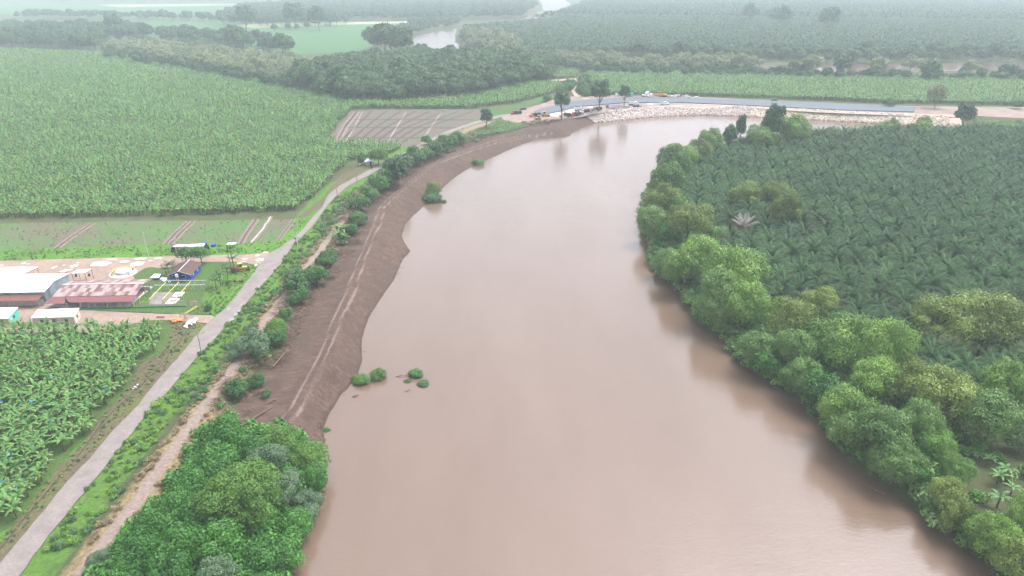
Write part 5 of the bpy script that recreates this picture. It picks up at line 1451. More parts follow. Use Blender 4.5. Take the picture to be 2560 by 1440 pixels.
open_roof('low dusty shelter between warehouse roof and tilted shelter', [(146, 680, 0), (163, 679, 0), (186, 673, 0), (164, 674, 0)], 2.2, M_GREYROOF, 2, roofn=3)
open_roof('long narrow machine shelter with a white roof behind the round topiary trees', [(430, 617, 0), (509, 615.5, 0), (513, 609, .3), (441, 612, .3)], 2.8, M_WHITE, 5, roofn=9)
open_roof('small white canopy at the fallow strip corner', [(565, 611, 0), (587, 610.5, 0), (592, 606.5, .1), (572, 606.5, .1)], 1.4, M_WHITE, 2, roofn=3)
open_roof('low white slab roof on short legs left of the blue house', [(374, 695, 0), (397, 694.5, 0), (403, 685, .1), (386, 684.5, .1)], 0.9, M_WHITE, 2, roofn=3)

# blue house
x0, y0 = G(427, 703)
bh = thing('house', 'blue house with a brown gable roof and a white water tank on its front', 'house', (x0, y0, 0), math.radians(3))
WD, LN, HW, HR = 6.6, 8.6, 2.5, 3.7
MB().box((WD / 2, LN / 2, HW / 2), (WD, LN, HW)).build('wall', M_BLUE, bh)
for yy_ in (0.02, LN - 0.14):
    MB().add([], []) ; mb = MB(); mb.side([(0, HW), (WD, HW), (WD / 2, HR - .1)], yy_, yy_ + 0.12); mb.build('gable', M_BLUE, bh)
for sgn in (0, 1):
    ex = -0.6 if sgn == 0 else WD + 0.6; ez = HW - 0.18
    for k in range(9):
        ya, yb = -0.7 + k * (LN + 1.3) / 9, -0.7 + (k + 0.985) * (LN + 1.3) / 9
        c = [(ex, ya, ez), (ex, yb, ez), (WD / 2, yb, HR), (WD / 2, ya, HR)]
        quad_slab(c, 0.06).build('roof_sheet', M_BROWNROOF, bh)
MB().tube([(WD / 2, -0.7, HR + .03), (WD / 2, LN + .6, HR + .03)], 0.12, 5).build('ridge_cap', M_GREYROOF, bh)
MB().tube([(-0.6, -0.72, HW - .2), (WD / 2, -0.72, HR - .03), (WD + .6, -0.72, HW - .2)], 0.07, 4).build('barge_board', M_GREYROOF, bh)
MB().lathe([(0, 0), (0.48, 0), (0.5, 0.9), (0.4, 1.05), (0, 1.1)], 12, (2.6, -0.75, 1.75)).build('water_tank', M_VWHITE, bh)
MB().tube([(2.3, -.75, 0), (2.3, -.75, 1.75)], .05, 4).build('tank_leg', M_GREYROOF, bh); MB().tube([(2.9, -.75, 0), (2.9, -.75, 1.75)], .05, 4).build('tank_leg', M_GREYROOF, bh)
for x_, w_ in ((1.4, 1.0), (4.4, 1.2)):
    f = MB().box((x_, -0.04, 1.45), (w_ + .16, 0.1, 1.0)).build('window_frame', M_GREYROOF, bh); MB().box((x_, -0.11, 1.45), (w_, 0.06, 0.84)).build('pane', M_GLASS, f)
MB().box((3.5, -0.04, 1.0), (0.85, 0.1, 2.0)).build('door', M_VBLUE, bh)
for y_ in (2.2, 5.8):
    f = MB().box((WD + .04, y_, 1.5), (0.1, 0.8, 0.9)).build('window_frame', M_WHITE, bh); MB().box((WD + .11, y_, 1.5), (0.05, 0.6, 0.7)).build('pane', M_GREYROOF, f)
for k, (a_, b_, s_) in enumerate([(409, 698, 1.5), (413, 703, 1.2), (424, 706, 0.9)]):
    x, y = G(a_, b_); tag(MB().box((0, 0, 0.1), (s_ * 1.3, s_, 0.12), rot=(0.1, 0.1, k)).build('loose_sheet', M_GREYROOF, None, (x, y, 0.15)), ['larger grey sheet leaning at the left corner of the blue house', 'smaller grey sheet lying at the left corner of the blue house', 'little pale board in front of the left corner of the blue house'][k], 'sheet')

# round fountain with its yellow slide
x0, y0 = G(308, 684)
fo = thing('fountain', 'round tiered fountain on a concrete disc with a curved yellow wall', 'fountain', (x0, y0, 0.1))
MB().lathe([(0, 0.14), (4.2, 0.14), (4.3, 0.0), (4.4, -0.1)], 36).build('base_disc', M_CONC, fo)
MB().lathe([(2.3, 0.14), (2.45, 0.9), (2.45, 1.02), (1.9, 1.02), (1.85, 0.7), (1.35, 0.7), (1.35, 0.95), (1.2, 0.95), (1.15, 0.6), (0, 0.55)], 32, (0.1, 0.5, 0)).build('basin', M_WHITE, fo)
MB().lathe([(0.0, 0.63), (1.14, 0.63)], 24, (0.1, 0.5, 0)).build('water', M_PUDDLE, fo)
mb = MB(); pr = []
for k in range(17):
    t = math.radians(40 + 175 * k / 16); pr.append((math.cos(t), math.sin(t)))
for a_, b_ in zip(pr[:-1], pr[1:]):
    r0_, r1_ = 2.9, 3.25
    q = [(a_[0] * r0_, a_[1] * r0_ + .4), (b_[0] * r0_, b_[1] * r0_ + .4), (b_[0] * r1_, b_[1] * r1_ + .4), (a_[0] * r1_, a_[1] * r1_ + .4)]
    mb.prism(q, 0.14, 1.15)
mb.build('curved_wall', M_YELLOW, fo)
for k in range(3): MB().lathe([(0.35, 0.14), (0.45, 0.5), (0.3, 0.75)], 8, (-2.5 + k * 2.6, -2.0 + 0.35 * k, 0)).build('pot', M_CONC, fo)

# yellow overhead rails for the fruit
def rail(label, p0, p1, z0=2.2, legs=4, m=M_YELLOW, bend=True, name='overhead_rail'):
    a, b = g3(p0[0], p0[1], z0), g3(p1[0], p1[1], z0)
    t = thing(name, label, 'rail', (a.x, a.y, 0)); d = b - a
    pts = [(0, 0, 0.5), (0, 0, z0)] if bend else [(0, 0, z0)]
    MB().tube(pts + [(d.x, d.y, z0)], 0.12, 6).build('pipe', m, t)
    for k in range(legs):
        f = (k + 0.5) / legs; q = d * f
        MB().tube([(q.x - .5, q.y, 0), (q.x, q.y, z0 + .1), (q.x + .5, q.y, 0)], 0.05, 4, cap=False).build('leg', m, t)
    return t
rail('yellow overhead rail on the concrete floor at the end of the packing shed', (347, 745), (360, 730), legs=2)
rail('yellow overhead rail across the lawn, nearest to the packing shed', (372, 749), (414, 706))
rail('yellow overhead rail across the gravel patch, middle one of the lawn', (405, 749), (447, 705))
rail('yellow overhead rail passing over the white frames, last one of the lawn', (438, 747), (476, 704))
rail('thin pale rail crossing the lawn in front of the blue house', (414, 701), (516, 701), 2.3, 5, M_CPOLE, False)
rail('thin pale rail crossing the lawn one step nearer than the blue house', (386, 713), (512, 712), 1.8, 6, M_GREYROOF, False)
for (a_, b_, c_, l_) in [(447, 738, 2.7, 'square white concrete frame under the last yellow rail'), (432, 755, 3.0, 'square white concrete frame at the gravel patch, nearer the fence')]:
    x, y = G(a_, b_); t = thing('concrete_frame', l_, 'frame', (x, y, 0.15), 0.05)
    for (dx, dy, sx, sy) in ((0, c_ * .42, c_, c_ * .28), (0, -c_ * .42, c_, c_ * .28), (c_ * .38, 0, c_ * .24, c_ * .56), (-c_ * .38, 0, c_ * .24, c_ * .56)): MB().box((dx, dy, 0.12), (sx, sy, 0.24 + (0.004 if dx else 0))).build('border', M_WHITE, t)
    MB().box((0, 0, 0.08), (c_ * .5, c_ * .54, 0.1)).build('gravel_bed', MATS['grey_gravel'], t)

# fence along the lane
a, b = g3(205, 774, 0), g3(466, 767, 0)
fe = thing('fence', 'long mesh fence on a green painted kerb between lawn and lane', 'fence', (a.x, a.y, 0)); d = b - a
mb = MB(); L = d.length; ang = math.atan2(d.y, d.x)
MB().box((d.x / 2, d.y / 2, 0.25), (L, 0.25, 0.5), rz=ang).build('kerb', M_GREEN, fe)
npst = 15
for k in range(npst):
    q = d * (k / (npst - 1.0)); MB().tube([(q.x, q.y, 0.5), (q.x, q.y, 2.1)], 0.045, 4).build('post', M_CPOLE, fe)
MB().tube([(0, 0, 2.1), (d.x, d.y, 2.1)], 0.03, 4).build('top_rail', M_CPOLE, fe)
for z in (0.9, 1.3, 1.7): MB().tube([(0, 0, z), (d.x, d.y, z)], 0.012, 3).build('wire', M_CPOLE, fe)

# notice board, gate frame, heaps
x, y = G(488, 775); nb = thing('notice_board', 'blank pale notice board on two posts by the lane corner', 'notice board', (x, y, 0.1), 0.1)
MB().box((0, 0, 2.2), (1.9, 0.08, 1.3)).build('board', M_CREAM, nb); MB().box((0, -.05, 2.3), (1.7, 0.02, 0.12)).build('painted_bar', M_RED, nb)
for s_ in (-.7, .7): MB().box((s_, .08, 1.1), (0.12, 0.1, 2.2)).build('post', M_WOOD, nb)
MB().tube([(0.8, .1, 1.4), (1.5, -.8, 0)], 0.07, 5).build('brace', M_DARK, nb)
x, y = G(463, 800); gt = thing('barrier', 'yellow tubular barrier leaning between board and orange heap', 'barrier', (x, y, 0.1))
p_, q_ = Vector((0, 0, 1.9)), Vector((1.9, 5.2, 2.0))
for s_ in (0, .45): MB().tube([(s_, 0, 1.9), (1.7 + s_, 5.0, 2.0)], 0.07, 5).build('bar', M_YELLOW, gt)
for (xx, yy_) in ((0, 0), (.45, 0), (1.7, 5.0), (-1.1, 0)): MB().tube([(xx, yy_, 0), (xx, yy_, 1.95)], 0.07, 5).build('post', M_ORANGE, gt)
MB().tube([(-1.1, 0, 1.95), (.6, 0, 1.95)], 0.06, 5).build('crossbar', M_ORANGE, gt)
def heap(name, label, cat, px, py, rx, ry, h, mat, n_, sz, seed, part='sack', rz=0.0, ):
    sz *= .8; rx *= .85; ry *= .85
    x, y = G(px, py); t = thing(name, label, cat, (x, y, 0.1), rz); r = random.Random(seed)
    for k in range(n_):
        a_ = r.uniform(0, 6.28); q = r.random() ** .6; xx, yy_ = rx * q * math.cos(a_), ry * q * math.sin(a_)
        z = h * (1 - q) * r.uniform(.5, 1) + sz * .3
        mb = MB(); s = sz * r.uniform(.7, 1.2)
        mb.lathe([(0, -s * .35), (s * .45, -s * .28), (s * .62, 0), (s * .45, s * .28), (0, s * .36)], 7)
        mb.build(part, mat, t, (xx, yy_, z), (r.uniform(-.5, .5), r.uniform(-.5, .5), r.uniform(0, 3)))
heap('sack_heap', 'heap of white plastic sacks piled on the verge by the lane mouth', 'heap', 478, 810, 1.1, 3.6, 1.1, M_BAGS, 34, 0.9, 1, 'sack', -0.15)
heap('net_heap', 'flattened heap of orange netting beside the barrier', 'heap', 440, 803, 2.2, 1.1, 0.5, M_ONET, 26, 1.0, 2, 'bundle')
heap('rubbish_heap', 'few pale sacks in the drain at the block edge', 'heap', 340, 968, 0.4, 1.3, 0.1, M_BAGS, 6, 0.5, 3)

# garden trees and small palms of the compound
put(463, 640, 19, 'globe', 'clipped round tree behind the blue house, left of two', hz=2.9, name='topiary_tree')
put(501, 640, 22, 'globe', 'larger clipped round tree behind the blue house, right of two', hz=3.1, name='topiary_tree')
def small_palm(px, py, h, s, label, n_=13):
    x, y = G(px, py); t = thing('coconut_palm', label, 'palm', (x, y, 0.1), px * 1.3)
    MB().tube([(0, 0, 0), (0.15, 0, h * .5), (0.1, 0.1, h)], [0.13, 0.1, 0.09], 6).build('trunk', M_PSTEM, t)
    for k in range(n_):
        link('frond', PALM_FROND[2 + (k * 3) % 6], t, (0.1, 0.1, h), (0, 0, k * 2.4), s * (0.9 + .02 * (k % 5)))
for q in [(424, 688, 3.4, .42, 'bushy palm left of the blue house, leaning outward'), (434, 684, 3.0, .45, 'bushy palm left of the blue house, closest to its roof'), (417, 692, 2.4, .4, 'lowest palm left of the blue house'),
          (577, 668, 5.2, .42, 'tall palm beside the entrance, behind the rusty tank'), (588, 683, 5.0, .45, 'tall palm right behind the old yellow tractor cab'), (583, 660, 5.4, .4, 'palm at the entrance with the dark dense head'),
          (570, 698, 3.4, .4, 'slender palm on the lawn in front of the rusty tank'), (552, 716, 3.6, .4, 'middle palm of the lawn row toward the road'), (541, 727, 3.2, .42, 'nearest palm of the lawn row, by the mowed edge'), (741, 612, 2.0, .3, 'tiny palm under the power pole at the road edge')]: small_palm(*q)
put(521, 768, 10, 'shrub', 'round reddish green bush on the lawn near the notice board', hz=1.0, name='garden_bush', cat='shrub')
put(546, 731, 4, 'shrub', 'small dark bush on the lawn below the palms', hz=.5, name='garden_bush', cat='shrub')
put(568, 707, 5, 'shrub', 'small dark bush on the lawn beside the scrap machine', hz=.5, name='garden_bush', cat='shrub')

# tanks, scrap and tractors
x, y = G(588, 680); tk_ = thing('rusty_tank', 'round rusty tank standing on the lawn behind the palms', 'tank', (x, y, 0.1))
MB().lathe([(0, 2.3), (0.9, 2.25), (1.35, 1.9), (1.4, 0.4), (1.3, 0), (0, 0)], 14).build('shell', M_RUST, tk_); MB().tube([(0, 0, 2.3), (0, 0, 2.6)], 0.2, 8).build('cap', M_DARK, tk_)
def wheel(t, x, y, r, w, m=M_TYRE, side=1, sub=True):
    mb = MB(); mb.tube([(x, y - w / 2, r), (x, y + w / 2, r)], r, 12); o = mb.build('wheel', m, t)
    if sub: MB().tube([(x, y - w / 2 - .01, r), (x, y + w / 2 + .01, r)], r * .5, 8).build('rim', M_GREYROOF, o)
def crawler(label, px, py, rz, m, cab=True, blade=True, s=1.0, z=0.1, name='bulldozer'):
    x, y = G(px, py, z); t = thing(name, label, 'bulldozer', (x, y, z), rz, None, s)
    for sy in (-1, 1):
        o = MB().side([(-1.6, .15), (-1.9, .5), (-1.5, .95), (1.5, .95), (1.9, .5), (1.5, .1)], sy * .95 - .25, sy * .95 + .25).build('track', M_DARK, t)
        MB().box((0, sy * 1.215, .52), (2.4, 0.04, 0.35)).build('track_frame', m, o)
    MB().side([(-1.6, .7), (-1.6, 1.3), (0, 1.45), (1.5, 1.4), (1.6, .7)], -.6, .6).build('body', m, t)
    if cab:
        c_ = MB().box((-.6, 0, 2.05), (1.3, 1.3, 1.4), taper=.92).build('cab', m, t)
        MB().box((.06, 0, 2.15), (0.06, 1.0, 0.8)).build('windscreen', M_GLASS, c_)
        for sy in (-1, 1): MB().box((-.6, sy * .64, 2.15), (0.95, .06, .8)).build('side_window', M_GLASS, c_)
        MB().box((-.6, 0, 2.82), (1.5, 1.5, .12)).build('cab_roof', m, t)
    MB().tube([(1.0, .2, 1.4), (1.0, .2, 2.2)], .06, 6).build('exhaust', M_DARK, t)
    if blade:
        MB().side([(2.3, .1), (2.45, .5), (2.35, 1.1), (2.2, 1.1), (2.3, .5), (2.15, .1)], -1.5, 1.5).build('blade', M_RUST if m is M_YELLOW else m, t)
        for sy in (-1, 1): MB().tube([(1.2, sy * .9, .6), (2.3, sy * .9, .5)], .09, 5).build('push_arm', M_DARK, t)
    return t
crawler('old yellow crawler tractor with a pale cab roof parked on the lawn', 607, 676, 0.4, M_YELLOW, s=.95)
x, y = G(598, 706); sm = thing('scrap_machine', 'rusty remains of a machine lying on the lawn by the road', 'scrap', (x, y, 0.1), -0.15)
MB().side([(-1.5, .2), (-1.6, .7), (-.6, .9), (.8, .7), (1.6, .9), (1.5, .2)], -.4, .4).build('frame', M_RUST, sm); MB().tube([(-1.2, -.6, .4), (-1.2, .6, .4)], .4, 10).build('drum', M_DARK, sm)
MB().tube([(-1.3, 0, .8), (-.9, .2, 1.4)], .09, 5).build('lever', M_RUST, sm); MB().tube([(1.2, 0, .8), (1.5, .3, 1.3)], .09, 5).build('lever', M_RUST, sm); MB().box((-.3, -.45, .6), (.8, .1, .5)).build('cover', M_CREAM, sm)
def tractor(label, px, py, rz, m):
    x, y = G(px, py); t = thing('tractor', label, 'tractor', (x, y, .05), rz)
    MB().side([(-.2, .6), (-.2, 1.2), (1.6, 1.15), (1.7, .6)], -.35, .35).build('bonnet', m, t)
    c_ = MB().box((-.8, 0, 1.6), (1.2, 1.3, 1.3), taper=.85).build('cab', M_GLASS, t); MB().box((-.8, 0, 2.3), (1.35, 1.4, .12)).build('cab_roof', m, t)
    for sy in (-1, 1): wheel(t, -.9, sy * .85, .75, .4); wheel(t, 1.3, sy * .7, .42, .28)
tractor('dark blue tractor under the left end of the machine shelter', 438, 627, 1.9, M_VBLUE)
tractor('blue tractor at the right end of the machine shelter', 513, 621, 2.2, M_BLUE)
x, y = G(535, 616); tag(MB().lathe([(0, 0), (.9, 0), (1.0, .8), (.9, .85), (0, .7)], 12).build('water_trough', M_BLUE, None, (x, y, .05)), 'low blue tub on the grass right of the machine shelter', 'tub')
x, y = G(402, 795); tag(MB().box((0, 0, .35), (2.2, .5, .08)).box((-.9, 0, .17), (.1, .4, .34)).box((.9, 0, .17), (.1, .4, .34)).build('bench', M_RUST, None, (x, y, .12)), 'dark bench at the lane edge behind the banana block', 'bench')
for k, (a_, b_) in enumerate([(191, 692), (224, 691)]):
    x, y = G(a_, b_); tag(MB().lathe([(0, .9), (.3, .9), (.32, 0), (0, 0)], 10).build('barrel', M_DARK, None, (x, y, .1)), ['dark barrel under the left leg of the tilted shelter', 'dark barrel under the right leg of the tilted shelter'][k], 'barrel')

# power poles
def pole(label, px, py, h, m, arm=2.0, rz=0.3, z=0.0):
    x, y = G(px, py, z); z = max(z, h1(x, y)); t = thing('power_pole', label, 'power pole', (x, y, z - .1), rz)
    MB().tube([(0, 0, 0), (0, 0, h)], [.16, .1], 7).build('mast', m, t)
    if arm:
        MB().box((0, 0, h - .5), (arm, .12, .12)).build('crossarm', m, t)
        for s_ in (-.45, 0, .45): MB().tube([(arm * s_, 0, h - .44), (arm * s_, 0, h - .15)], .05, 5).build('insulator', M_CONC, t)
    return Vector((x, y, z + h - .3))
pl = [pole('wooden power pole with a crossarm on the verge beside the concrete road', 505, 888, 7.0, M_WOOD, 3.4),
      pole('pale concrete pole with a crossarm where the fallow strip meets the road', 744, 615, 8.4, M_CPOLE, 2.0, .1),
      pole('slim pole on the road edge beyond the first bend', 893, 452, 7.0, M_WOOD, 1.6),
      pole('slim pole where the paved road turns into the dirt road', 1023, 381, 8.0, M_CPOLE, 1.6),
      pole('slim pole at the corner of the farther fallow field', 1157, 345, 6.5, M_WOOD, 1.2)]
pole('tall bare concrete pole standing in the grass strip of the yard', 371, 640, 9.2, M_CPOLE, 0.8, 1.0)
pole('grey lamp pole behind the left round topiary tree', 443, 637, 6.5, M_CPOLE, 1.6, .8)
pole('short pole on the roadside beside the levee grass', 844, 494, 5.0, M_WOOD, 0)
pole('thin post on the lawn corner by the palms', 556, 700, 4.6, M_CPOLE, 0)
for a_, b_ in zip(pl[:-1], pl[1:]):
    mb = MB()
    pts = [(lerp(a_, b_, k / 12) - Vector((0, 0, 2.2 * (1 - (2 * k / 12 - 1) ** 2)))) for k in range(13)]
    mb.tube([tuple(p) for p in pts], .02, 3, cap=False)
    tag(mb.build('power_line', M_DARK), 'thin sagging power line between two poles along the road', 'power line', 'power lines along the road')

# roadside hut
x, y = G(924, 412); hut = thing('hut', 'tumbledown grey hut with pale roof pieces under the tree by the road', 'hut', (x, y, 0), .2)
MB().box((0, 0, 1.1), (4.2, 3.2, 2.2)).build('wall', M_CONC, hut); quad_slab([(-2.6, -2.1, 2.2), (.2, -2.1, 2.2), (.2, 2, 2.8), (-2.6, 2, 2.8)], .06).build('roof_sheet', M_GREYROOF, hut); quad_slab([(.3, -2.0, 2.3), (2.5, -2.0, 2.1), (2.5, 1.8, 2.6), (.3, 1.8, 2.9)], .06).build('roof_sheet', M_WHITE, hut)
MB().box((.6, -1.65, 1), (.9, .08, 1.9)).build('door', M_DARK, hut); quad_slab([(-5.5, -1, .3), (-2.8, -1, 1.5), (-2.8, 1, 1.6), (-5.5, 1, .4)], .06).build('fallen_sheet', M_WHITE, hut)
put(945, 392, 24, 'bright', 'rounded yellowish green tree shading the hut by the road', name='hut_tree'); put(905, 402, 12, 'shrub', 'dark bush left of the roadside hut', name='hut_bush', cat='shrub')

# ------------------------------------------------------------------ vehicles of the building site
def dump_truck(label, px, py, rz, mc, mbed=M_DARK, s=1.0, load=True, z=0.76):
    x, y = G(px, py, z); t = thing('dump_truck', label, 'dump truck', (x, y, z), rz, None, s)
    MB().box((-.3, 0, .85), (7.4, .9, .3)).build('chassis', M_DARK, t)
    h_ = MB().side([(2.3, .8), (2.3, 1.85), (3.7, 1.7), (3.9, .8)], -.95, .95).build('bonnet', mc, t)
    MB().box((3.9, 0, 1.25), (.08, 1.2, .7)).build('grille', M_DARK, h_)
    c_ = MB().side([(.9, .8), (.9, 2.7), (1.9, 2.7), (2.35, 1.8), (2.35, .8)], -1.1, 1.1).build('cab', mc, t)
    MB().side([(2.0, 2.6), (2.4, 1.88), (2.44, 1.88), (2.04, 2.6)], -.95, .95).build('windscreen', M_GLASS, c_)
    for sy in (-1, 1):
        MB().box((1.4, sy * 1.105, 2.2), (.8, .04, .6)).build('side_window', M_GLASS, c_)
        MB().box((3.88, sy * .8, 1.0), (.1, .25, .2)).build('headlight', M_VWHITE, t)
        for xw in (3.0, -1.6, -2.9): wheel(t, xw, sy * 1.0, .52, .4)
    mb = MB(); mb.side([(-3.9, 1.2), (-4.1, 2.5), (.6, 2.5), (.6, 1.2)], -1.2, -1.1); mb.side([(-3.9, 1.2), (-4.1, 2.5), (.6, 2.5), (.6, 1.2)], 1.1, 1.2)
    mb.box((-1.7, 0, 1.22), (4.6, 2.2, .1)).box((.65, 0, 1.95), (.1, 2.4, 1.5)).box((-3.98, 0, 1.85), (.1, 2.2, 1.25)); mb.build('dump_bed', mbed, t)
    if load: MB().lathe([(0, 2.55), (.8, 2.35), (1.05, 1.6)], 8, (-1.7, 0, 0)).build('load', M_SITE, t)
    return t
def pickup(label, px, py, rz, m, s=1.0, z=0.76, name='pickup', cat='pickup truck', bed=True):
    x, y = G(px, py, z); t = thing(name, label, cat, (x, y, z), rz, None, s)
    MB().side([(-2.6, .45), (-2.6, 1.05), (2.3, 1.05), (2.55, .85), (2.55, .45)], -.9, .9).build('body', m, t)
    prof = [(-.6, 1.05), (-.4, 1.75), (.7, 1.75), (1.3, 1.05)] if bed else [(-2.4, 1.05), (-2.0, 1.7), (.6, 1.7), (1.3, 1.05)]
    c_ = MB().side(prof, -.8, .8).build('cab', m, t)
    MB().side([(.78, 1.68), (1.3, 1.1), (1.34, 1.1), (.82, 1.68)], -.7, .7).build('windscreen', M_GLASS, c_)
    for sy in (-1, 1):
        MB().box((.1 if bed else -.5, sy * .805, 1.4), (.9 if bed else 1.9, .03, .4)).build('side_window', M_GLASS, c_)
        MB().box((2.53, sy * .65, .8), (.06, .3, .16)).build('headlight', M_VWHITE, t)
        for xw in (1.65, -1.6): wheel(t, xw, sy * .82, .38, .26)
    if bed:
        MB().box((-1.6, 0, 1.07), (1.8, 1.5, .05)).build('bed_floor', M_DARK, t)
        for sy in (-1, 1): MB().box((-1.6, sy * .86, 1.2), (1.95, .07, .3)).build('bed_side', m, t)
    return t
def excavator(label, px, py, rz, m, s=1.0, z=.76):
    x, y = G(px, py, z); t = thing('excavator', label, 'excavator', (x, y, z), rz, None, s)
    for sy in (-1, 1): MB().side([(-1.8, .1), (-2.1, .5), (-1.8, .85), (1.8, .85), (2.1, .5), (1.8, .1)], sy * 1.1 - .3, sy * 1.1 + .3).build('track', M_DARK, t)
    MB().box((-.4, 0, 1.5), (3.4, 2.5, .95)).build('body', m, t)
    c_ = MB().side([(.1, 1.98), (.1, 2.8), (1.0, 2.8), (1.4, 1.98)], .2, 1.2).build('cab', m, t); MB().box((.6, .18, 2.4), (.7, .04, .6)).build('side_window', M_GLASS, c_)
    MB().tube([(1.0, -.4, 1.7), (2.8, -.4, 3.9), (4.9, -.4, 3.4)], [.25, .25, .18], 5).build('boom', m, t); MB().tube([(4.9, -.4, 3.4), (5.3, -.4, 1.3)], .17, 5).build('stick', m, t)
    MB().side([(4.9, .5), (5.0, 1.3), (5.7, 1.2), (5.6, .5)], -.9, .1).build('bucket', M_DARK, t)
dump_truck('red dump truck with a black bed driving on the track at the site entrance', 1290, 287, math.pi + .25, M_RED, z=.3)
pickup('dark blue pickup climbing the track behind the red truck', 1306, 276, math.pi + .5, M_VBLUE, 1.1, .3)
dump_truck('orange and white dump truck with a black bed next to the yellow bulldozer', 1337, 292, math.pi + .3, M_ORANGE)
crawler('small yellow bulldozer nearest to the vegetable plot', 1345, 299, math.pi + .2, M_MACH, s=1.05, z=.76)
crawler('orange yellow bulldozer with its blade toward the white puddle', 1363, 291, .25, M_MACH, s=1.25, z=.76)
dump_truck('white dump truck with a dark bed below the tree trunk by the puddle', 1412, 292, math.pi + .08, M_VWHITE)
dump_truck('dark red dump truck at the bank edge before the stones begin', 1438, 290, math.pi + .5, M_RED)
dump_truck('white dump truck with black bed facing left at the start of the stones', 1461, 283, math.pi + .4, M_VWHITE)
dump_truck('white truck with white body parked behind the others near the puddle', 1449, 277, .4, M_VWHITE, M_VWHITE)
dump_truck('dark grey dump truck parked near the tallest tree', 1491, 277, math.pi + .25, M_GREYWALL)
pickup('white pickup parked at the field edge left of the slim tree', 1549, 240, .1, M_VWHITE, 1.2)
x, y = G(1535, 271, .76); tn = thing('tarp_shelter', 'blue tarpaulin shelter on poles among the site vehicles', 'shelter', (x, y, .76))
mb = MB(); nn_ = 8
vs = [(-3 + 6 * i / nn_, -1.8 + 3.6 * j / 4, 2.5 + .25 * math.sin(i * 1.9) * math.cos(j * 1.3) - .3 * abs(j - 2) / 2) for j in range(5) for i in range(nn_ + 1)]
mb.add(vs, [(j * 9 + i, j * 9 + i + 1, (j + 1) * 9 + i + 1, (j + 1) * 9 + i) for j in range(4) for i in range(8)]); o = mb.build('tarpaulin', M_BLUETARP, tn); sd = o.modifiers.new('thick', 'SOLIDIFY'); sd.thickness = .05
for sx in (-2.8, 2.8):
    for sy in (-1.6, 1.6): MB().tube([(sx, sy, 0), (sx, sy, 2.4)], .06, 5).build('pole', M_WOOD, tn)
MB().box((-.6, .4, .45), (3.2, 1.2, .9)).build('table', M_VWHITE, tn)
x, y = G(1518, 270, .76); tag(MB().box((0, 0, 1.2), (2.0, 1.6, 2.4)).box((0, -.82, 1.1), (.9, .06, 1.9)).build('site_cabin', M_GREYWALL, None, (x, y, .76)), 'small dark cabin left of the blue tarpaulin shelter', 'cabin')
dump_truck('white tipper parked right of the slim tree, farther row', 1585, 263, .1, M_VWHITE, M_VWHITE)
pickup('dark pickup in front of the white tipper at the edge of the stones', 1592, 269, .15, M_VBLUE, 1.2)
pickup('pale pickup with an open bed right of the slim tree, nearest row', 1565, 270, 2.9, M_GREYROOF, 1.1)
pickup('white pickup alone on the bare ground above the stones', 1662, 262, .05, M_VWHITE, 1.35)
x, y = G(1580, 242, .76); tr = thing('semi_truck', 'teal tractor unit with an empty flat trailer at the field edge', 'truck', (x, y, .76), .02)
MB().box((-.2, 0, 1.9), (2.2, 2.4, 2.4), taper=.95).build('cab', M_TEAL, tr); MB().box((-1.25, 0, 2.2), (.1, 1.9, .8)).build('windscreen', M_GLASS, tr); MB().box((6.2, 0, 1.2), (10.5, 2.4, .25)).build('flatbed', M_DARK, tr)
for xw in (-.6, 8.5, 9.8):
    for sy in (-1, 1): wheel(tr, xw, sy * 1.0, .5, .4)
x, y = G(1614, 242, .76); tr = thing('semi_truck', 'white tractor unit with a tall wind deflector at the field edge', 'truck', (x, y, .76), math.pi + .02)
MB().side([(-2.4, .8), (-2.4, 4.0), (-.8, 4.2), (.6, 2.9), (1.0, 2.0), (2.8, 1.8), (3.0, .8)], -1.25, 1.25).build('cab', M_VWHITE, tr); MB().side([(.62, 2.85), (1.02, 2.05), (1.06, 2.05), (.66, 2.85)], -1.1, 1.1).build('windscreen', M_GLASS, tr)
for xw in (2.0, -1.4, -2.8):
    for sy in (-1, 1): wheel(tr, xw, sy * 1.05, .52, .4)
pickup('white car beside the white tractor unit', 1627, 243, .05, M_VWHITE, 1.0, name='car', cat='car', bed=False)
x, y = G(1642, 242, .76); lb = thing('lowboy_trailer', 'orange construction trailer with a low box at the field edge', 'trailer', (x, y, .76), .03)
MB().box((0, 0, 1.5), (8.2, 2.2, 1.5)).build('box', M_ORANGE, lb); MB().box((-4.8, 0, 1.9), (1.6, 2.0, 1.8)).build('cab', M_VWHITE, lb)
for xw in (-4.6, 2.2, 3.4):
    for sy in (-1, 1): wheel(lb, xw, sy * .95, .5, .35)
excavator('orange yellow excavator with lowered arm at the field edge', 1660, 242, math.pi + .1, M_MACH, 1.1)
pickup('pale car parked past the excavator, first of two', 1676, 243, .05, M_GREYROOF, 1.0, name='car', cat='car', bed=False)
pickup('white car parked past the excavator, second of two', 1684, 244, .05, M_VWHITE, 1.0, name='car', cat='car', bed=False)
tractor_x = dump_truck('red and white truck in the row of vehicles at the field edge', 1697, 242.5, .05, M_RED, M_VWHITE, .8)
pickup('white pickup with raised rack near the end of the vehicle row', 1715, 244.5, .1, M_VWHITE, 1.25)
pickup('low white car at the very end of the vehicle row', 1743, 247, .05, M_VWHITE, 1.0, name='car', cat='car', bed=False)
pickup('dark blue car half in the banana plants beside the embankment', 1936, 253, .05, M_VBLUE, 1.0, name='car', cat='car', bed=False)
x, y = G(1498, 241, .76); tag(MB().box((0, 0, 1.2), (1.6, 1.2, 2.4)).box((0, 0, 2.5), (1.8, 1.4, .15)).build('site_cabin', M_VWHITE, None, (x + 14, y, .76)), 'small white cabin at the field edge right of the tallest tree', 'cabin')

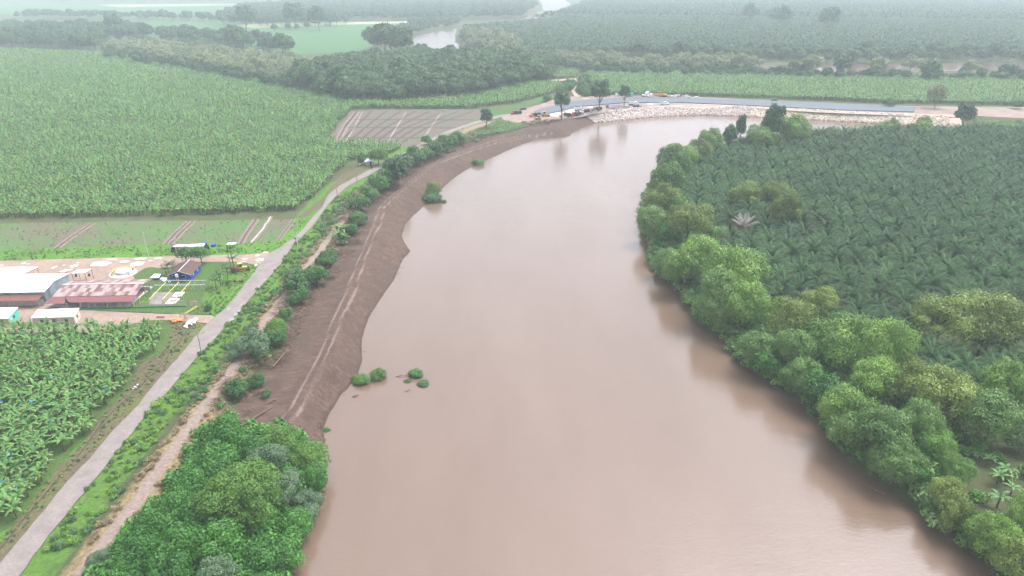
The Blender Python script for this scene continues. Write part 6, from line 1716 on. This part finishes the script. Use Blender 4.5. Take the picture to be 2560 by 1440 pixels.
# people: one skinned body each
def person(label, px, py, rz, m, mleg, stride=.25, z=0.0):
    x, y = G(px, py, z)
    J = [(0, 0, .95), (0, 0, 1.2), (0, 0, 1.45), (0, 0, 1.55), (0, 0, 1.66), (.02, 0, 1.76), (0, .19, 1.42), (.05, .25, 1.14), (.14, .24, .9), (0, -.19, 1.42), (-.05, -.25, 1.14), (-.06, -.24, .88),
         (stride * .5, .1, .5), (stride * .9, .1, .08), (stride * .9 + .16, .1, .04), (-stride * .5, -.1, .5), (-stride, -.1, .08), (-stride + .16, -.1, .04)]
    E = [(0, 1), (1, 2), (2, 3), (3, 4), (4, 5), (2, 6), (6, 7), (7, 8), (2, 9), (9, 10), (10, 11), (0, 12), (12, 13), (13, 14), (0, 15), (15, 16), (16, 17)]
    Rr = [.15, .14, .16, .06, .10, .09, .06, .045, .035, .06, .045, .035, .075, .05, .04, .075, .05, .04]
    me = bpy.data.meshes.new('person'); me.from_pydata(J, E, []); me.materials.append(m)
    o = link('person', me, None, (x, y, z + .02), (0, 0, rz)); md = o.modifiers.new('skin', 'SKIN')
    for i, v in enumerate(me.skin_vertices[0].data): v.radius = (Rr[i], Rr[i]); v.use_root = (i == 0)
    o.modifiers.new('smooth', 'SUBSURF').levels = 1; o.modifiers['smooth'].render_levels = 1
    MB().lathe([(0, 1.86), (.08, 1.84), (.115, 1.76), (.1, 1.7)], 8).build('hair', M_DARK, o)
    MB().tube([(0, .1, .92), (stride * .5, .1, .52), (stride * .85, .1, .14)], [.1, .085, .065], 7).tube([(0, -.1, .92), (-stride * .5, -.1, .52), (-stride * .95, -.1, .14)], [.1, .085, .065], 7).build('trousers', mleg, o)
    tag(o, label, 'person')
person('person in dark clothes walking on the road near the hut', 930, 425, 2.0, M_VBLUE, M_DARK, .3, .2)
person('person in dark clothes standing at the right end of the tarpaulin shelter', 1547, 274, 1.0, M_VBLUE, M_DARK, .1, .76)
person('person in a pale shirt standing beside the tarpaulin shelter', 1541, 275, 3.0, M_CREAM, M_VBLUE, .1, .76)
person('person standing by the dark grey dump truck', 1503, 275, 3.0, M_GREYROOF, M_DARK, .1, .76)

# stones of the revetment
def stone(seed, r=.5):
    g = np.random.default_rng(seed); import bmesh
    bm = bmesh.new(); bmesh.ops.create_icosphere(bm, subdivisions=1, radius=r)
    for v in bm.verts: v.co *= g.uniform(.7, 1.2); v.co.z *= .8
    me = bpy.data.meshes.new('stone'); bm.to_mesh(me); bm.free(); return me
ST1, ST2 = [stone(k) for k in range(4)], [stone(k + 9) for k in range(4)]
for s_ in ST1: s_.materials.append(M_ROCK)
for s_ in ST2: s_.materials.append(M_ROCK2)
bx = fill(np.array([[20., 380.], [460., 380.], [460., 520.], [20., 520.]]), .85, .25, 0, 91)
d_, al2 = seg_dist(bx, LB); inn = inside(bx, river_poly)
aS, aE, aP = [seg_dist(np.array([G(*p, WATER_Z)]), LB)[1][0] for p in ((1485, 307), (2378, 316), (1950, 296))]
sel = ~inn & (d_ < 11.5 + 1.5 * wob(bx, 9)) & (al2 > aS) & (al2 < aE) & (bx[:, 1] > 395)
q = bx[sel]; pale = al2[sel] > aP + 40 * wob(q, 20); g9 = np.random.default_rng(9)
for nm, mset, s_, lab in (('stones', ST1, ~pale, 'pinkish grey quarry stones tipped down the bank of the bend'), ('stones', ST2, pale, 'pale sandy stones of the fresh end of the bank')):
    qq = q[s_]; n_ = len(qq)
    scatter(nm, np.c_[qq, np.where(seg_dist(qq, LB)[0] > 10.8, .85, land_h(qq) + .15)], g9.uniform(0, 6.28, n_), g9.uniform(.7, 1.9, n_) ** 1.2, mset, g9.integers(0, 4, n_), 'stuff', lab, g9.uniform(-1, 1, (n_, 2)))
sheet('stone_bed', [(1486, 285), (1500, 283), (1560, 277), (1640, 268), (1750, 264), (1800, 264), (1900, 272), (2000, 278), (2100, 283), (2250, 289), (2400, 293), (2400, 288), (2250, 284), (2100, 278), (2000, 274), (1900, 268), (1800, 260.5), (1750, 260.5), (1640, 265), (1560, 273), (1490, 281)], M_TRACK, .80, .5, 5, zpx=.8)
# logs and dead branches
for (a_, b_, z_, w_, l_) in [((718, 875), (682, 917), 1.0, .22, 'pale fallen trunk leaning at the edge of the cleared soil'), ((682, 1018), (630, 1048), .4, .24, 'short grey log lying on the cleared soil near the thicket'), ((668, 1010), (690, 1000), .4, .15, 'broken log piece beside the grey log')]:
    p_, q_ = g3(*a_, z_), g3(*b_, z_)
    tag(MB().tube([tuple(p_), tuple(lerp(p_, q_, .5) + Vector((.2, .1, .2))), tuple(q_)], [w_ * .5, w_ * .8, w_], 7).build('fallen_log', M_TWIG), l_, 'log')
def dead_branch(label, px, py, L, rz, z, n_=9, seed=0):
    r = random.Random(seed); x, y = G(px, py, z); mb = MB()
    mb.tube([(-L / 2, 0, .1), (0, .1, .35), (L / 2, 0, .6)], [.11, .08, .03], 5)
    for k in range(n_):
        t = r.uniform(-.4, .5) * L; a_ = r.uniform(-1.3, 1.3); l2 = r.uniform(.3, .9) * L * .4
        p_ = Vector((t, 0, .25 + .3 * t / L)); d = Vector((math.cos(a_), math.sin(a_), r.uniform(.1, .7))) * l2
        mb.tube([tuple(p_), tuple(p_ + d * .5), tuple(p_ + d)], [.05, .035, .015], 4, cap=False)
    tag(mb.build('dead_branch', M_TWIG, None, (x, y, z), (0, 0, rz)), label, 'branch')
dead_branch('twisted dead branch at the soil edge beside the leaning green shrub', 664, 955, 3.6, .6, .6, 12, 1)
dead_branch('tangle of bare roots at the soil edge below the shaggy shrub', 755, 780, 3.4, 1.2, .6, 14, 2)
dead_branch('twiggy branch sticking out of the water off the bare bank', 888, 993, 1.8, .2, -4.1, 8, 3)
dead_branch('bare branches joining the leafy clusters in the river', 1003, 942, 3.0, .1, -4.1, 10, 4)
dead_branch('thin branch afloat under the leafy clusters', 1018, 980, 1.6, .4, -4.15, 4, 5)
dead_branch('pale dead branch in the water near the bottom of the right bank', 2300, 1275, 3.2, 2.7, -4.1, 6, 6)
dead_branch('thin dark branch tips breaking the water off the near right shore', 2190, 1228, 3.6, 2.5, -4.2, 4, 7)
dead_branch('branch reaching from the flooded bush toward midstream', 1100, 501, 4.5, .1, -4.0, 5, 8)

# ------------------------------------------------------------------ the air
hm, hn, hl = nodes_of('haze_air')
ho = hn.new('ShaderNodeOutputMaterial'); hv = hn.new('ShaderNodeVolumePrincipled')
hv.inputs['Color'].default_value = (0.68, 0.765, 0.80, 1); hv.inputs['Density'].default_value = 0.00031; hv.inputs['Anisotropy'].default_value = 0.0
hl.new(hv.outputs[0], ho.inputs['Volume'])
tag(MB().box((0, 4500, 43), (17900, 9600, 98)).build('haze', hm), kind='stuff')
